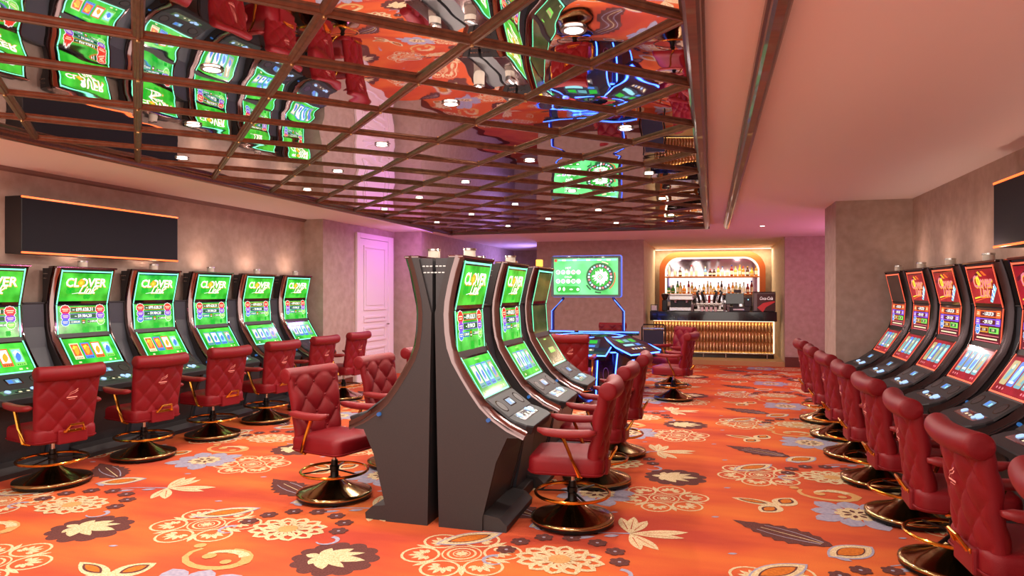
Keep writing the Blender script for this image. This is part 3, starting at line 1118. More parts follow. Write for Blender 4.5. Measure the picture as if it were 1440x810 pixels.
        ly += text_layers('12.000', G_CREAM, o1 + 0.0008, -0.07, yy, 0.030, 0, 0.02) + text_layers('2.000', G_CREAM, o1 + 0.0008, 0.125, yy, 0.026, 0, 0.02)
        ly += chip(-0.205, yy, 0.055, G_BLUE, o1 + 0.001)
        ly += [(rect_pts(0, -0.075, 0.5, 0.006), G_PINK, o1), (rect_pts(0, -0.10, 0.44, 0.012), G_CREAM, o1), (rect_pts(0, -0.124, 0.5, 0.006), G_PINK, o1)]
        decal('jackpot_display', F_MID, ly, sm)
        cards = {0: [(G_SAND, G_TEAL), (G_BLUE, G_CYAN), (G_TEAL, G_SAND), (G_TEAL, G_CYAN)], 1: [(G_TEAL, G_BLUE), (G_TEAL, G_BLUE), (G_CYAN, G_BLUE), (G_TEAL, G_SAND)],
                 2: [(G_TEAL, G_SAND), (G_BLUE, G_SAND), (G_TEAL, G_TEAL), (G_SAND, G_TEAL)]}[variant]
        ly = []
        for i, (ca, cb) in enumerate(cards):
            cx = -0.186 + 0.124 * i
            ly += [(rrect_pts(cx, 0.015, 0.106, 0.205, 0.014, 2), ca, o1), (leaf_pts(cx - 0.02, -0.07, cx + 0.02, 0.10, 0.06, 7), cb, o1 + 0.0004),
                   (rect_pts(cx, -0.055, 0.07, 0.018), G_WHITE if i % 2 else G_SAND, o1 + 0.0008), (circle_pts(cx, 0.065, 0.020, 8), G_CREAM, o1 + 0.0008)]
        ly += [(circle_pts(xx, -L_LOW / 2 + 0.045, 0.011, 8), G_PINK, o1) for xx in (-0.22, -0.17, -0.12, 0.19, 0.23)]
        decal('reel_symbols', F_LOW, ly, sl)
    # console
    con = bmesh.new()
    vs = [con.verts.new(F_CON(a, b, 0.0)) for a, b in rect_pts(0, 0, 0.634, L_CON + 0.01)] + [con.verts.new(F_CON(a, b, 0.012)) for a, b in rect_pts(0, 0, 0.60, L_CON - 0.006)]
    con.faces.new(vs[4:])
    for i in range(4):
        con.faces.new([vs[i], vs[(i + 1) % 4], vs[4 + (i + 1) % 4], vs[4 + i]])
    con.faces.new(vs[:4][::-1])
    c = bm_obj('console', con, M_CONS, t)
    for s in (-1, 1):
        decal('speaker', F_CON, [(circle_pts(s * 0.21, 0.0, 0.058, 20), M_GLASS, 0.0128), (circle_pts(s * 0.21, 0.0, 0.050, 20), M_BLACK, 0.0134)], c)
    decal('console_display', F_CON, [(rrect_pts(0, 0.005, 0.15, 0.080, 0.008, 2), M_GLASS, 0.0128), (rect_pts(0, 0.005, 0.12, 0.060), G_DISP, 0.0134),
                                     (rect_pts(-0.03, 0.005, 0.04, 0.04), G_BLUE, 0.0138), (rect_pts(0.03, 0.0, 0.03, 0.03), G_CYAN, 0.0138)], c)
    # button deck: a tongue with rounded front corners
    bm = bmesh.new()
    outline = [(-0.30, L_DECK / 2), (0.30, L_DECK / 2), (0.325, 0.02), (0.31, -0.06), (0.27, -L_DECK / 2), (-0.27, -L_DECK / 2), (-0.31, -0.06), (-0.325, 0.02)]
    v0 = [bm.verts.new(F_DECK(a, b, -0.045)) for a, b in outline]
    v1 = [bm.verts.new(F_DECK(a, b, 0.006)) for a, b in outline]
    v2 = [bm.verts.new(F_DECK(a * 0.97, b * 0.95, 0.014)) for a, b in outline]
    n = len(outline)
    bm.faces.new(v0[::-1])
    bm.faces.new(v2)
    for i in range(n):
        j = (i + 1) % n
        bm.faces.new([v0[i], v0[j], v1[j], v1[i]])
        bm.faces.new([v1[i], v1[j], v2[j], v2[i]])
    d = bm_obj('button_deck', bm, M_CONS, t)
    decal('button_plate', F_DECK, [(rrect_pts(0, 0.035, 0.42, 0.105, 0.012, 3), M_CHROME, 0.0146), (rrect_pts(0, 0.035, 0.40, 0.09, 0.010, 3), M_PLATE, 0.0150)], d)
    for (a, b, r) in ((-0.14, 0.045, 0.026), (0.10, 0.055, 0.024), (0.16, 0.045, 0.026), (0.12, 0.018, 0.018)):
        bm = bmesh.new()
        r0 = [bm.verts.new(F_DECK(x, y, 0.0155)) for x, y in circle_pts(a, b, r, 14)]
        r1 = [bm.verts.new(F_DECK(x, y, 0.024)) for x, y in circle_pts(a, b, r * 0.85, 14)]
        bm.faces.new(r1)
        bm.faces.new(r0[::-1])
        for i in range(14):
            bm.faces.new([r0[i], r0[(i + 1) % 14], r1[(i + 1) % 14], r1[i]])
        bm_obj('button', bm, G_BTN, d)
    lay = []
    for i in range(5):
        lay.append((rrect_pts(-0.075 + 0.036 * i, 0.025, 0.026, 0.020, 0.004, 2), G_CREAM if i % 2 else M_GLASS, 0.016))
        lay.append((rrect_pts(-0.075 + 0.036 * i, 0.055, 0.026, 0.016, 0.004, 2), M_GLASS, 0.016))
    decal('small_buttons', F_DECK, lay, d)
    # chrome lip under the deck nose
    box('nose_bracket', -0.05, 0.05, -0.60, -0.52, 0.655, 0.672, M_CHROME, t, 0.004)
    # foot
    bm = bmesh.new()
    aprism(bm, [(-0.345, 0.0), (-0.52, 0.0), (-0.525, 0.045), (-0.47, 0.095), (-0.345, 0.115)], 'x', -0.345, 0.345)
    bm_obj('toe_plinth', bm, M_SIDE, t)
    # pedestal front wedge
    bm = bmesh.new()
    aprism(bm, [(-0.345, 0.11), (-0.40, 0.30), (-0.45, 0.50), (-0.52, 0.652), (-0.30, 0.652), (-0.30, 0.11)], 'x', -0.318, 0.318)
    bm_obj('front_door', bm, M_BLACK, t)
    # rear head filler with vent slots
    bm = bmesh.new()
    aprism(bm, [(0.0, 1.50), (-0.102, 1.885), (0.0, 1.885)], 'x', -0.34, 0.34)
    h = bm_obj('head_cover', bm, M_BLACK, t)
    for r_ in range(2):
        for k in range(3):
            bm = bmesh.new()
            for s in (-1, 1):
                abox(bm, s * 0.340, s * 0.344, -0.075 + 0.028 * k + 0.008 * r_, -0.055 + 0.028 * k + 0.008 * r_, 1.825 - 0.045 * r_, 1.833 - 0.045 * r_)
            bm_obj('vent_slot', bm, M_STEEL, h)
    # topper lamp
    if yellow_topper:
        bm = bmesh.new()
        abox(bm, -0.035, 0.035, -0.16, -0.10, 1.912, 1.985, 0.006)
        bm_obj('beacon', bm, G_AMBER, t)
    else:
        bm = bmesh.new()
        alathe(bm, [(0.045, 1.905), (0.045, 1.965)], 20, (0.0, -0.13, 0))
        tp = bm_obj('topper_lamp', bm, M_BEIGE, t, smooth=True)
        bm = bmesh.new()
        alathe(bm, [(0.049, 1.957), (0.049, 1.972)], 20, (0.0, -0.13, 0))
        bm_obj('topper_ring', bm, M_STEEL, tp, smooth=True)
        lo_ = bpy.data.objects.new('ceiling_fill', CEIL_FILL)  # added fill, aimed up and out over the aisle
        COL.objects.link(lo_)
        lo_.parent = tp
        lo_.location = (0, -0.13, 1.976)
        lo_.rotation_euler = (PI - rad(38), 0, 0)
    # blue side knobs
    for s in (-1, 1):
        bm = bmesh.new()
        alathe(bm, [(0.014, s * 0.362), (0.014, s * 0.385)], 10, (0, -0.40, 0.77), 'x')
        bm_obj('side_knob', bm, glow('knob_blue', 60, 120, 190, 0.5), t)
    return t


FILL_PROF = [(0.0, 0.0), (0.36, 0.0), (0.42, 0.30), (0.47, 0.60), (0.36, 0.70), (0.22, 0.86), (0.11, 1.10), (0.07, 1.30), (0.06, 1.53), (0.0, 1.53)]


def filler(width):
    o = empty('divider_cabinet')
    bm = bmesh.new()
    aprism(bm, [(-p, z) for p, z in FILL_PROF], 'x', -width / 2, width / 2)
    bm_obj('cover', bm, M_FILL, o)
    box('cap', -width / 2, width / 2, -0.075, 0.0, 1.53, 1.545, M_BLACK, o, 0.004)
    box('plinth', -width / 2, width / 2, -0.44, -0.30, 0.0, 0.09, M_SIDE, o, 0.008)
    return o


PROTO = {}


def place_machine(kind, variant, x, y, rz, label, group, beacon=False):
    key = (kind, variant, beacon)
    if key not in PROTO:
        PROTO[key] = slot_machine(kind, variant, beacon)
        o = PROTO[key]
    else:
        o = copy_tree(PROTO[key])
    o.location = (x, y, 0)
    o.rotation_euler = (0, 0, rz)
    tag(o, label, 'slot machine', group)
    return o


FPROTO = {}


def place_filler(w, x, y, rz, label, group):
    if w not in FPROTO:
        FPROTO[w] = filler(w)
        o = FPROTO[w]
    else:
        o = copy_tree(FPROTO[w])
    o.location = (x, y, 0)
    o.rotation_euler = (0, 0, rz)
    tag(o, label, 'cabinet', group)


# left row faces +X
LY = [4.62, 5.60, 6.55, 7.50, 8.45, 9.40]
XB_L = -6.44
for i, y in enumerate(LY):
    place_machine('green', 0 if i in (0, 1, 2) else 1, XB_L, y, PI / 2,
                  'curved slot machine with green clover screens, left wall row, %s from the left edge' % ordinal(i), 'slot machines along the left wall')
for i in range(5):
    place_filler(0.22, XB_L, (LY[i] + LY[i + 1]) / 2, PI / 2, 'charcoal divider between %s and %s slot machines of left wall row' % (ordinal(i), ordinal(i + 1)), 'dividers of the left wall row')
# right row faces -X
RY = [9.45, 8.50, 7.55, 6.60, 5.65, 4.70, 3.75]
XB_R = 2.36
for i, y in enumerate(RY):
    place_machine('red', {0: 2, 1: 0, 2: 2 if False else 0, 3: 1, 4: 0}.get(i, 0), XB_R, y, -PI / 2,
                  'curved slot machine with red clover screens, right wall row, %s from the pillar' % ordinal(i), 'slot machines along the right wall')
for i in range(6):
    place_filler(0.215, XB_R, (RY[i] + RY[i + 1]) / 2, -PI / 2, 'charcoal divider between %s and %s slot machines of right wall row' % (ordinal(i), ordinal(i + 1)), 'dividers of the right wall row')
# centre bank
CYS = [4.81, 5.89, 6.97]
for i, y in enumerate(CYS):
    place_machine('green', 1 if i < 2 else 2, -1.862, y, PI / 2,
                  'curved slot machine, centre island facing right, %s' % ['nearest the camera', 'middle one', 'farthest, its screens dim olive'][i], 'slot machines of the centre island', beacon=(i == 2))
    place_machine('green', 1, -1.888, y, -PI / 2,
                  'curved slot machine, centre island facing the left wall, %s' % ['nearest the camera', 'middle one', 'farthest from the camera'][i], 'slot machines of the centre island')
for i in range(2):
    place_filler(0.34, -1.862, (CYS[i] + CYS[i + 1]) / 2, PI / 2, 'divider cabinet on right side of centre island, %s gap from the camera' % ordinal(i), 'dividers of the centre island')
    place_filler(0.34, -1.888, (CYS[i] + CYS[i + 1]) / 2, -PI / 2, 'divider cabinet on left side of centre island, %s gap from the camera' % ordinal(i), 'dividers of the centre island')


# ------------------------------------------------------------------ chairs
def quilt(u, v, nu, nv):
    s, q = u * nu, v * nv
    a = abs(math.sin(PI * (s + q))) * abs(math.sin(PI * (s - q)))
    return a


def make_chair():
    t = empty('casino_chair')
    bm = bmesh.new()
    alathe(bm, [(0.288, 0.030), (0.297, 0.040), (0.294, 0.052), (0.270, 0.060), (0.215, 0.076), (0.15, 0.098), (0.095, 0.125), (0.060, 0.150), (0.045, 0.165)], 48, cap=False)
    b = bm_obj('base_dome', bm, M_BRONZE, t, smooth='all')
    bm = bmesh.new()
    alathe(bm, [(0.285, 0.012), (0.292, 0.016), (0.292, 0.034), (0.27, 0.04)], 48)
    bm_obj('base_skirt', bm, M_BLK_METAL, b, smooth=True)
    for k in range(4):
        a = PI / 4 + k * PI / 2
        bm = bmesh.new()
        alathe(bm, [(0.018, 0.0), (0.018, 0.014)], 10, (0.262 * math.cos(a), 0.262 * math.sin(a), 0))
        bm_obj('base_foot', bm, M_BLK_METAL, b)
    bm = bmesh.new()
    alathe(bm, [(0.046, 0.15), (0.034, 0.17), (0.032, 0.215), (0.038, 0.22), (0.038, 0.255), (0.028, 0.26), (0.026, 0.30)], 20)
    bm_obj('column_sleeve', bm, M_BLK_METAL, t, smooth=True)
    bm = bmesh.new()
    alathe(bm, [(0.016, 0.29), (0.016, 0.375)], 16)
    bm_obj('gas_column', bm, M_STEEL, t, smooth=True)
    ring = tube('foot_ring', [(0.262 * math.cos(2 * PI * k / 48), 0.262 * math.sin(2 * PI * k / 48), 0.215) for k in range(48)], 0.0115, M_GOLD, t, 8, True)
    for k in range(3):
        a = 2 * PI * k / 3 + 0.5
        tube('foot_ring_spoke', [(0.03 * math.cos(a), 0.03 * math.sin(a), 0.225), (0.255 * math.cos(a), 0.255 * math.sin(a), 0.215)], 0.01, M_BLK_METAL, ring, 6, False, (0.012, 0.006))
    box('seat_plate', -0.12, 0.12, -0.12, 0.14, 0.372, 0.392, M_BLK_METAL, t, 0.004)
    # seat cushion
    bm = bmesh.new()
    nx = 14
    def sup(c):
        return c
    prof = [(0.90, 0.388), (0.985, 0.395), (1.0, 0.412), (1.0, 0.475), (0.985, 0.497), (0.95, 0.510), (0.82, 0.520), (0.5, 0.527), (0.2, 0.529)]
    base = rrect_pts(0, -0.02, 0.505, 0.52, 0.075, 5)
    rings = []
    for k, z in prof:
        rings.append([bm.verts.new((x * k, -0.02 + (y + 0.02) * k, z)) for x, y in base])
    for a, c in zip(rings, rings[1:]):
        for i in range(len(base)):
            j = (i + 1) % len(base)
            bm.faces.new([a[i], a[j], c[j], c[i]])
    bm.faces.new(rings[0][::-1])
    bm.faces.new(rings[-1])
    st = bm_obj('seat', bm, M_RED, t, smooth='all')
    pp = rrect_pts(0, -0.02, 0.512, 0.527, 0.077, 5)
    tube('seat_piping', [(x, y, 0.410) for x, y in pp], 0.005, M_RED, st, 6, True)
    # backrest
    NU, NV = 52, 56
    ZB, HB = 0.455, 0.53
    def shape(s, v):
        hw = 0.236 + 0.030 * v
        yc = 0.205 + 0.075 * v ** 1.2 - 0.035 * s * s
        z = ZB + HB * v
        return hw * s, yc, z
    front, rear = [], []
    bm = bmesh.new()
    for j in range(NV + 1):
        fr, rr = [], []
        for i in range(NU + 1):
            s = -1 + 2 * i / NU
            v = j / NV
            x, y, z = shape(s, v)
            edge = max(0.0, 1 - abs(s) ** 10) ** 0.5
            eb = max(0.0, 1 - (1 - min(1, v / 0.06)) ** 2) ** 0.5
            m_ = 1.0 if 0.07 < abs(s) + 1 else 0
            inner = min(1, (1 - abs(s)) / 0.12) * min(1, v / 0.12) * min(1, (1 - v) / 0.05)
            tuft = 0.034 * (quilt(s * 0.5 + 0.0, v + 0.04, 2.5, 2.2) ** 0.45 - 0.55) * inner
            q = 0.024 * (quilt(s * 0.5, v, 3.0, 2.6) ** 0.33 - 0.75) * min(1, (1 - abs(s)) / 0.14 if abs(s) > 0.86 else 1)
            th = 0.048
            fr.append(bm.verts.new((x, y - (th + tuft) * edge * eb, z)))
            rr.append(bm.verts.new((x, y + (th * 0.86 + q) * edge * eb, z)))
        front.append(fr)
        rear.append(rr)
    for j in range(NV):
        for i in range(NU):
            bm.faces.new([front[j][i], front[j][i + 1], front[j + 1][i + 1], front[j + 1][i]])
            bm.faces.new([rear[j][i + 1], rear[j][i], rear[j + 1][i], rear[j + 1][i + 1]])
    bmesh.ops.remove_doubles(bm, verts=bm.verts, dist=0.0004)
    bk = bm_obj('backrest', bm, M_RED, t, smooth='all')
    # tuft buttons (front)
    bm = bmesh.new()
    for a in range(-3, 4):
        for b2 in range(-2, 12):
            # nodes where s*nu+-v*nv are both integers
            s_, q_ = a / 2.0, b2 / 2.0
            if (a + b2) % 2:
                continue
            s = (s_ / 2.5) / 0.5
            v = q_ / 2.2 - 0.04
            if abs(s) > 0.8 or v < 0.12 or v > 0.93:
                continue
            x, y, z = shape(s, v)
            alathe(bm, [(0.011, y - 0.030), (0.010, y - 0.037), (0.004, y - 0.040)], 8, (x, 0, z), 'y')
    tb = bm_obj('tuft_button', bm, M_RED, bk, smooth='all')
    tb['kind'] = 'stuff'
    # scroll roll on top
    bm = bmesh.new()
    R = 0.062
    n = 10
    prof = [(R * 0.35, -0.272), (R * 0.8, -0.270), (R * 0.96, -0.262), (R, -0.245)] + [(R, -0.245 + 0.49 * k / n) for k in range(1, n)] + [(R, 0.245), (R * 0.96, 0.262), (R * 0.8, 0.270), (R * 0.35, 0.272)]
    alathe(bm, prof, 28, (0, 0.302, 0.972), 'x')
    for v in bm.verts:
        s = v.co.x / 0.27
        v.co.y += -0.030 * s * s
        v.co.z += 0.006 * s * s
    bm_obj('head_roll', bm, M_RED, t, smooth=True)
    # emblem on the back
    def FB(a, b, o):
        s, v = a / 0.24, b
        x, y, z = shape(s, v)
        return (-a, y + 0.047 + o, z)
    ly = []
    for k in range(2):
        ly += [(q, M_EMB, 0.004) for q in stroke([(-0.035 + 0.01 * k, 0.60 + 0.03 * k), (-0.01, 0.635 + 0.028 * k), (0.025, 0.655 + 0.03 * k), (0.045, 0.685 + 0.03 * k)], 0.0015, 0.009)]
    ly += [(rect_pts(0.0, 0.585, 0.085, 0.018), M_EMB, 0.004), (rect_pts(0.0, 0.555, 0.055, 0.006), M_EMB, 0.004)]
    decal('emblem', FB, ly, bk)
    # rear flap and gold pull handle
    bm = bmesh.new()
    abox(bm, -0.15, 0.09, 0.19, 0.262, 0.375, 0.495, 0.012)
    fl = bm_obj('rear_flap', bm, M_RED, t)
    tube('pull_handle', [(-0.11, 0.270, 0.475), (-0.085, 0.305, 0.535), (0.015, 0.305, 0.535), (0.04, 0.270, 0.475)], 0.010, M_GOLD, fl)
    box('handle_plate', -0.13, 0.05, 0.2605, 0.268, 0.468, 0.492, M_GOLD, fl, 0.002)
    # arms
    for s in (-1, 1):
        bm = bmesh.new()
        sec = []
        for k in range(9):
            u = k / 8
            y = 0.20 - 0.40 * u
            wz = 0.024 * (1 if 0 < k < 8 else 0.55) * (1.0 + 0.15 * math.sin(PI * u))
            wx = 0.036 * (1 if 0 < k < 8 else 0.6)
            z = 0.700 - 0.012 * math.sin(PI * u) + 0.01 * (u > 0.9)
            sec.append([bm.verts.new((s * (0.275 + 0.006 * math.sin(PI * u)) + wx * math.cos(a) * (abs(math.cos(a)) ** -0.3 if abs(math.cos(a)) > 0.05 else 1), y, z + wz * math.sin(a) * (abs(math.sin(a)) ** -0.3 if abs(math.sin(a)) > 0.05 else 1))) for a in [2 * PI * q / 12 for q in range(12)]])
        for a, c in zip(sec, sec[1:]):
            for i in range(12):
                bm.faces.new([a[i], a[(i + 1) % 12], c[(i + 1) % 12], c[i]])
        bm.faces.new(sec[0][::-1])
        bm.faces.new(sec[-1])
        bm_obj('arm_rest', bm, M_ARM, t, smooth='all')
        tube('arm_post', [(s * 0.276, -0.035, 0.685), (s * 0.276, 0.035, 0.52), (s * 0.272, 0.085, 0.405), (s * 0.22, 0.09, 0.386)], 0.01, M_GOLD, t, 6, False, (0.012, 0.016))
    return t


CH = make_chair()
CH_USED = [False]


def place_chair(x, y, rz, label, group, s=1.0):
    o = CH if not CH_USED[0] else copy_tree(CH)
    CH_USED[0] = True
    o.location = (x, y, 0.0025)
    o.rotation_euler = (0, 0, rz)
    tag(o, label, 'chair', group)
    return o


for i, (y, d) in enumerate(((4.52, -13), (5.50, -12), (6.48, -10), (7.45, -8), (8.42, -6), (9.35, -4))):
    place_chair(-5.42, y, -PI / 2 + rad(d), 'red leather casino chair at left wall machines, %s from the left edge' % ordinal(i), 'chairs at the left wall machines')
for i, (y, d) in enumerate(((9.42, 2), (8.45, -2), (7.48, 3), (6.52, 0), (5.55, 2), (4.60, -3), (3.66, 2), (2.70, -6))):
    place_chair(1.38, y, PI / 2 + rad(d), 'red leather casino chair at right wall machines, %s from the pillar' % ordinal(i), 'chairs at the right wall machines')
for i, (x, y, d) in enumerate(((-0.95, 4.80, 3), (-0.95, 5.87, -2), (-0.92, 6.95, 2))):
    place_chair(x, y, -PI / 2 + rad(d), 'red leather casino chair on right side of centre island, %s from the camera' % ordinal(i), 'chairs at the centre island')
for i, (x, y, d) in enumerate(((-2.90, 4.86, -14), (-2.86, 5.95, -8), (-2.88, 7.0, -5))):
    place_chair(x, y, PI / 2 + rad(d), 'red tufted casino chair on left side of centre island, %s from the camera' % ordinal(i), 'chairs at the centre island')

# ------------------------------------------------------------------ wall displays
G_NEON = glow('orange_edge_light', 255, 96, 40, 2.2)


def wall_display(y0, y1, xw, sgn, label):
    o = empty('jackpot_display_box', (xw, (y0 + y1) / 2, 2.015))
    h = (y1 - y0) / 2
    d = 0.21
    xa, xb = sorted((0.0, sgn * d))
    box('housing', xa, xb, -h, h, 0, 0.55, mat('display_black', srgb(24, 22, 26), 0.45), o, 0.004)
    xf = sgn * (d + 0.002)
    xs = sorted((xf, sgn * (d - 0.001)))
    box('screen_glass', xs[0], xs[1], -h + 0.01, h - 0.01, 0.025, 0.525, mat('display_glass', srgb(20, 18, 26), 0.55, spec=0.2), o)
    for z in (0.0, 0.532):
        x2 = sorted((sgn * (d - 0.006), sgn * (d + 0.006)))
        box('edge_light', x2[0], x2[1], -h, h, z, z + 0.018, G_NEON, o, 0.003)
    tag(o, label, 'display')


wall_display(4.92, 6.90, -6.497, 1, 'long black display box with orange edge lights on left wall')
wall_display(4.60, 6.66, 2.497, -1, 'black display box with orange edge lights on right wall')

# ------------------------------------------------------------------ roulette table and its screen
G_BLED = glow('blue_led', 50, 90, 255, 9.0)
G_BLED2 = glow('blue_led_soft', 60, 100, 255, 4.0)
M_GLOSS = mat('gloss_navy', srgb(16, 16, 30), 0.12, coat=0.5)
M_FROST = mat('navy_panel', srgb(24, 22, 48), 0.3, coat=0.3)
TC = (-1.93, 11.2)
RT = empty('roulette_terminal', (TC[0], TC[1], 0))
tag(RT, 'electronic roulette table with blue light edges and six play stations', 'roulette table')
bm = bmesh.new()
hexp = [(0.62 * math.cos(k * PI / 3 + rad(2)), 0.62 * math.sin(k * PI / 3 + rad(2))) for k in range(6)]
aprism(bm, hexp, 'z', 0.0, 0.80)
bm_obj('pedestal', bm, M_FROST, RT)
bm = bmesh.new()
alathe(bm, [(0.56, 0.80), (0.60, 0.83), (0.60, 0.90), (0.56, 0.925), (0.50, 0.91), (0.44, 0.86), (0.18, 0.82), (0.06, 0.86), (0.02, 0.95)], 48)
bm_obj('wheel_bowl', bm, M_GLOSS, RT, smooth=True)
bm = bmesh.new()
atube(bm, [(0.585 * math.cos(2 * PI * k / 48), 0.585 * math.sin(2 * PI * k / 48), 0.925) for k in range(48)], 0.010, 6, True)
bm_obj('rim_light', bm, G_BLED, RT)
lay = []
for k in range(37):
    a0, a1 = 2 * PI * k / 37, 2 * PI * (k + 1) / 37
    lay.append(([(0.30 * math.cos(a0), 0.30 * math.sin(a0)), (0.42 * math.cos(a0), 0.42 * math.sin(a0)), (0.42 * math.cos(a1), 0.42 * math.sin(a1)), (0.30 * math.cos(a1), 0.30 * math.sin(a1))],
                mat('pocket_green', srgb(20, 140, 50), 0.4) if k == 0 else (mat('pocket_red', srgb(170, 20, 24), 0.4) if k % 2 else M_GLASS), 0.0))
decal('number_ring', lambda a, b, o: (a, b, 0.868 + (math.hypot(a, b) - 0.3) * 0.0 + o), lay, RT)
M_SCR_RT = screen_mat('station_screen', srgb(14, 20, 34), srgb(60, 84, 110), 9, 0.8)
for k in range(6):
    ang = rad(-88 + 60 * k)
    c, s = math.cos(ang), math.sin(ang)

    def L2W(r, w, z, c=c, s=s):
        return (r * c - w * s, r * s + w * c, z)
    # tilted console
    bm = bmesh.new()
    low = [(0.55, -0.31), (0.84, -0.44), (1.09, -0.39), (1.09, 0.39), (0.84, 0.44), (0.55, 0.31)]
    def zt(r):
        return 0.94 - (r - 0.55) * 0.42
    v0 = [bm.verts.new(L2W(r, w, zt(r) - 0.09)) for r, w in low]
    v1 = [bm.verts.new(L2W(r, w, zt(r))) for r, w in low]
    bm.faces.new(v0[::-1])
    bm.faces.new(v1)
    for i in range(6):
        bm.faces.new([v0[i], v0[(i + 1) % 6], v1[(i + 1) % 6], v1[i]])
    con = bm_obj('station_console', bm, M_GLOSS, RT)
    # screen and buttons
    mp = lambda a, b, o, L=L2W: L(0.80 - b, a, zt(0.80 - b) + o + 0.002)
    ly = [(rect_pts(0, 0.03, 0.52, 0.27), M_SCR_RT, 0.001), (rect_pts(-0.15, 0.08, 0.12, 0.10), G_MIDGREEN, 0.002), (rect_pts(0.0, 0.08, 0.12, 0.08), G_TEAL, 0.002),
          (rect_pts(0.16, 0.08, 0.12, 0.10), G_MIDGREEN, 0.002), (rect_pts(-0.1, -0.05, 0.26, 0.05), G_CYAN, 0.002), (rect_pts(0.15, -0.05, 0.1, 0.06), G_BLUE, 0.002)]
    decal('station_screen', mp, ly, con)
    ly = [(rect_pts(0, -0.165, 0.40, 0.07), M_PLATE, 0.001)] + [(circle_pts(-0.15 + 0.075 * q, -0.165, 0.022, 10), G_BTN if q % 2 else G_CREAM, 0.002) for q in range(5)]
    decal('station_buttons', mp, ly, con)
    # led outline
    pts = [L2W(r, w, zt(r) - 0.02) for r, w in low]
    tube('station_light', pts, 0.011, G_BLED, con, 6, True)
    # support wedge beneath
    bm = bmesh.new()
    lw = [(0.45, -0.24), (0.72, -0.22), (0.78, -0.14), (0.78, 0.14), (0.72, 0.22), (0.45, 0.24)]
    v0 = [bm.verts.new(L2W(r * 0.85, w * 0.8, 0.0)) for r, w in lw]
    v1 = [bm.verts.new(L2W(r, w, 0.76)) for r, w in lw]
    bm.faces.new(v0[::-1])
    bm.faces.new(v1)
    for i in range(6):
        bm.faces.new([v0[i], v0[(i + 1) % 6], v1[(i + 1) % 6], v1[i]])
    bm_obj('station_leg', bm, M_FROST, RT)
    # vertical light lines at the gap
    for sg in (-1, 1):
        tube('leg_light', [L2W(0.70 * 0.85 + 0.02, sg * 0.22 * 0.8 + sg * 0.01, 0.05), L2W(0.735, sg * 0.232, 0.74)], 0.010, G_BLED, RT, 6)
    # shelf and cup holder between stations
    a2 = ang + rad(30)
    c2, s2 = math.cos(a2), math.sin(a2)
    bm = bmesh.new()
    sh = [(0.50, -0.16), (0.86, -0.24), (0.86, 0.24), (0.50, 0.16)]
    v0 = [bm.verts.new((r * c2 - w * s2, r * s2 + w * c2, 0.70)) for r, w in sh]
    v1 = [bm.verts.new((r * c2 - w * s2, r * s2 + w * c2, 0.735)) for r, w in sh]
    bm.faces.new(v0[::-1])
    bm.faces.new(v1)
    for i in range(4):
        bm.faces.new([v0[i], v0[(i + 1) % 4], v1[(i + 1) % 4], v1[i]])
    shf = bm_obj('side_shelf', bm, M_GLOSS, RT)
    tube('shelf_light', [(0.865 * c2 - w * s2, 0.865 * s2 + w * c2, 0.715) for w in (-0.24, 0.24)], 0.010, G_BLED, shf, 6)
    bm = bmesh.new()
    pr = [(0.60, -0.14), (0.66, -0.14), (0.66, 0.14), (0.60, 0.14)]
    v0 = [bm.verts.new((r * c2 - w * 0.7 * s2, r * s2 + w * 0.7 * c2, 0.02)) for r, w in pr]
    v1 = [bm.verts.new((r * c2 - w * s2, r * s2 + w * c2, 0.70)) for r, w in pr]
    bm.faces.new(v0[::-1])
    bm.faces.new(v1)
    for i in range(4):
        bm.faces.new([v0[i], v0[(i + 1) % 4], v1[(i + 1) % 4], v1[i]])
    pn = bm_obj('gap_panel', bm, mat('smoked_panel', srgb(40, 16, 40), 0.15, coat=0.5), RT)
    ov = []
    for q in range(20):
        a = 2 * PI * q / 20
        w, z = 0.045 * math.cos(a), 0.36 + 0.10 * math.sin(a)
        ov.append((0.668 * c2 - w * s2, 0.668 * s2 + w * c2, z))
    tube('emblem_ring', ov, 0.004, mat('emblem_pink', srgb(180, 120, 140), 0.3, 0.5), pn, 5, True)
# rear light shelf below the screen
RSH = box('rear_shelf', -0.95, 0.72, 0.86, 0.98, 0.88, 0.945, M_GLOSS, RT, 0.006)
box('shelf_edge_light', -0.95, -0.42, 0.852, 0.861, 0.925, 0.947, G_BLED2, RT)
box('shelf_edge_light', -0.34, 0.72, 0.852, 0.861, 0.925, 0.947, G_BLED2, RT)
box('shelf_post', -0.80, -0.70, 0.88, 0.96, 0, 0.88, M_FROST, RT)
box('shelf_post', 0.50, 0.60, 0.88, 0.96, 0, 0.88, M_FROST, RT)

# drinking glasses on the table edge
M_TUMBLER = mat('blue_tumbler', srgb(90, 130, 230), 0.08, coat=0.3, trans=0.6)
def tumbler(x, y, z, label):
    bm = bmesh.new()
    alathe(bm, [(0.030, 0.0), (0.037, 0.11), (0.034, 0.11), (0.028, 0.008)], 16)
    o = bm_obj('drinking_glass', bm, M_TUMBLER, None, smooth=True)
    o.location = (x, y, z)
    tag(o, label, 'glass', 'glasses on the roulette table')
a2 = rad(-58)
for k, w in enumerate((-0.06, 0.06)):
    tumbler(TC[0] + 0.72 * math.cos(a2) - w * math.sin(a2), TC[1] + 0.72 * math.sin(a2) + w * math.cos(a2), 0.736, 'blue tinted drinking glass on front shelf of roulette table, %s one' % ('left' if k == 0 else 'right'))
a2 = rad(2)
for k, w in enumerate((-0.10, 0.02)):
    tumbler(TC[0] + 0.76 * math.cos(a2) - w * math.sin(a2), TC[1] + 0.76 * math.sin(a2) + w * math.cos(a2), 0.736, 'blue tinted drinking glass on right shelf of roulette table, %s one' % ('nearer' if k == 0 else 'farther'))

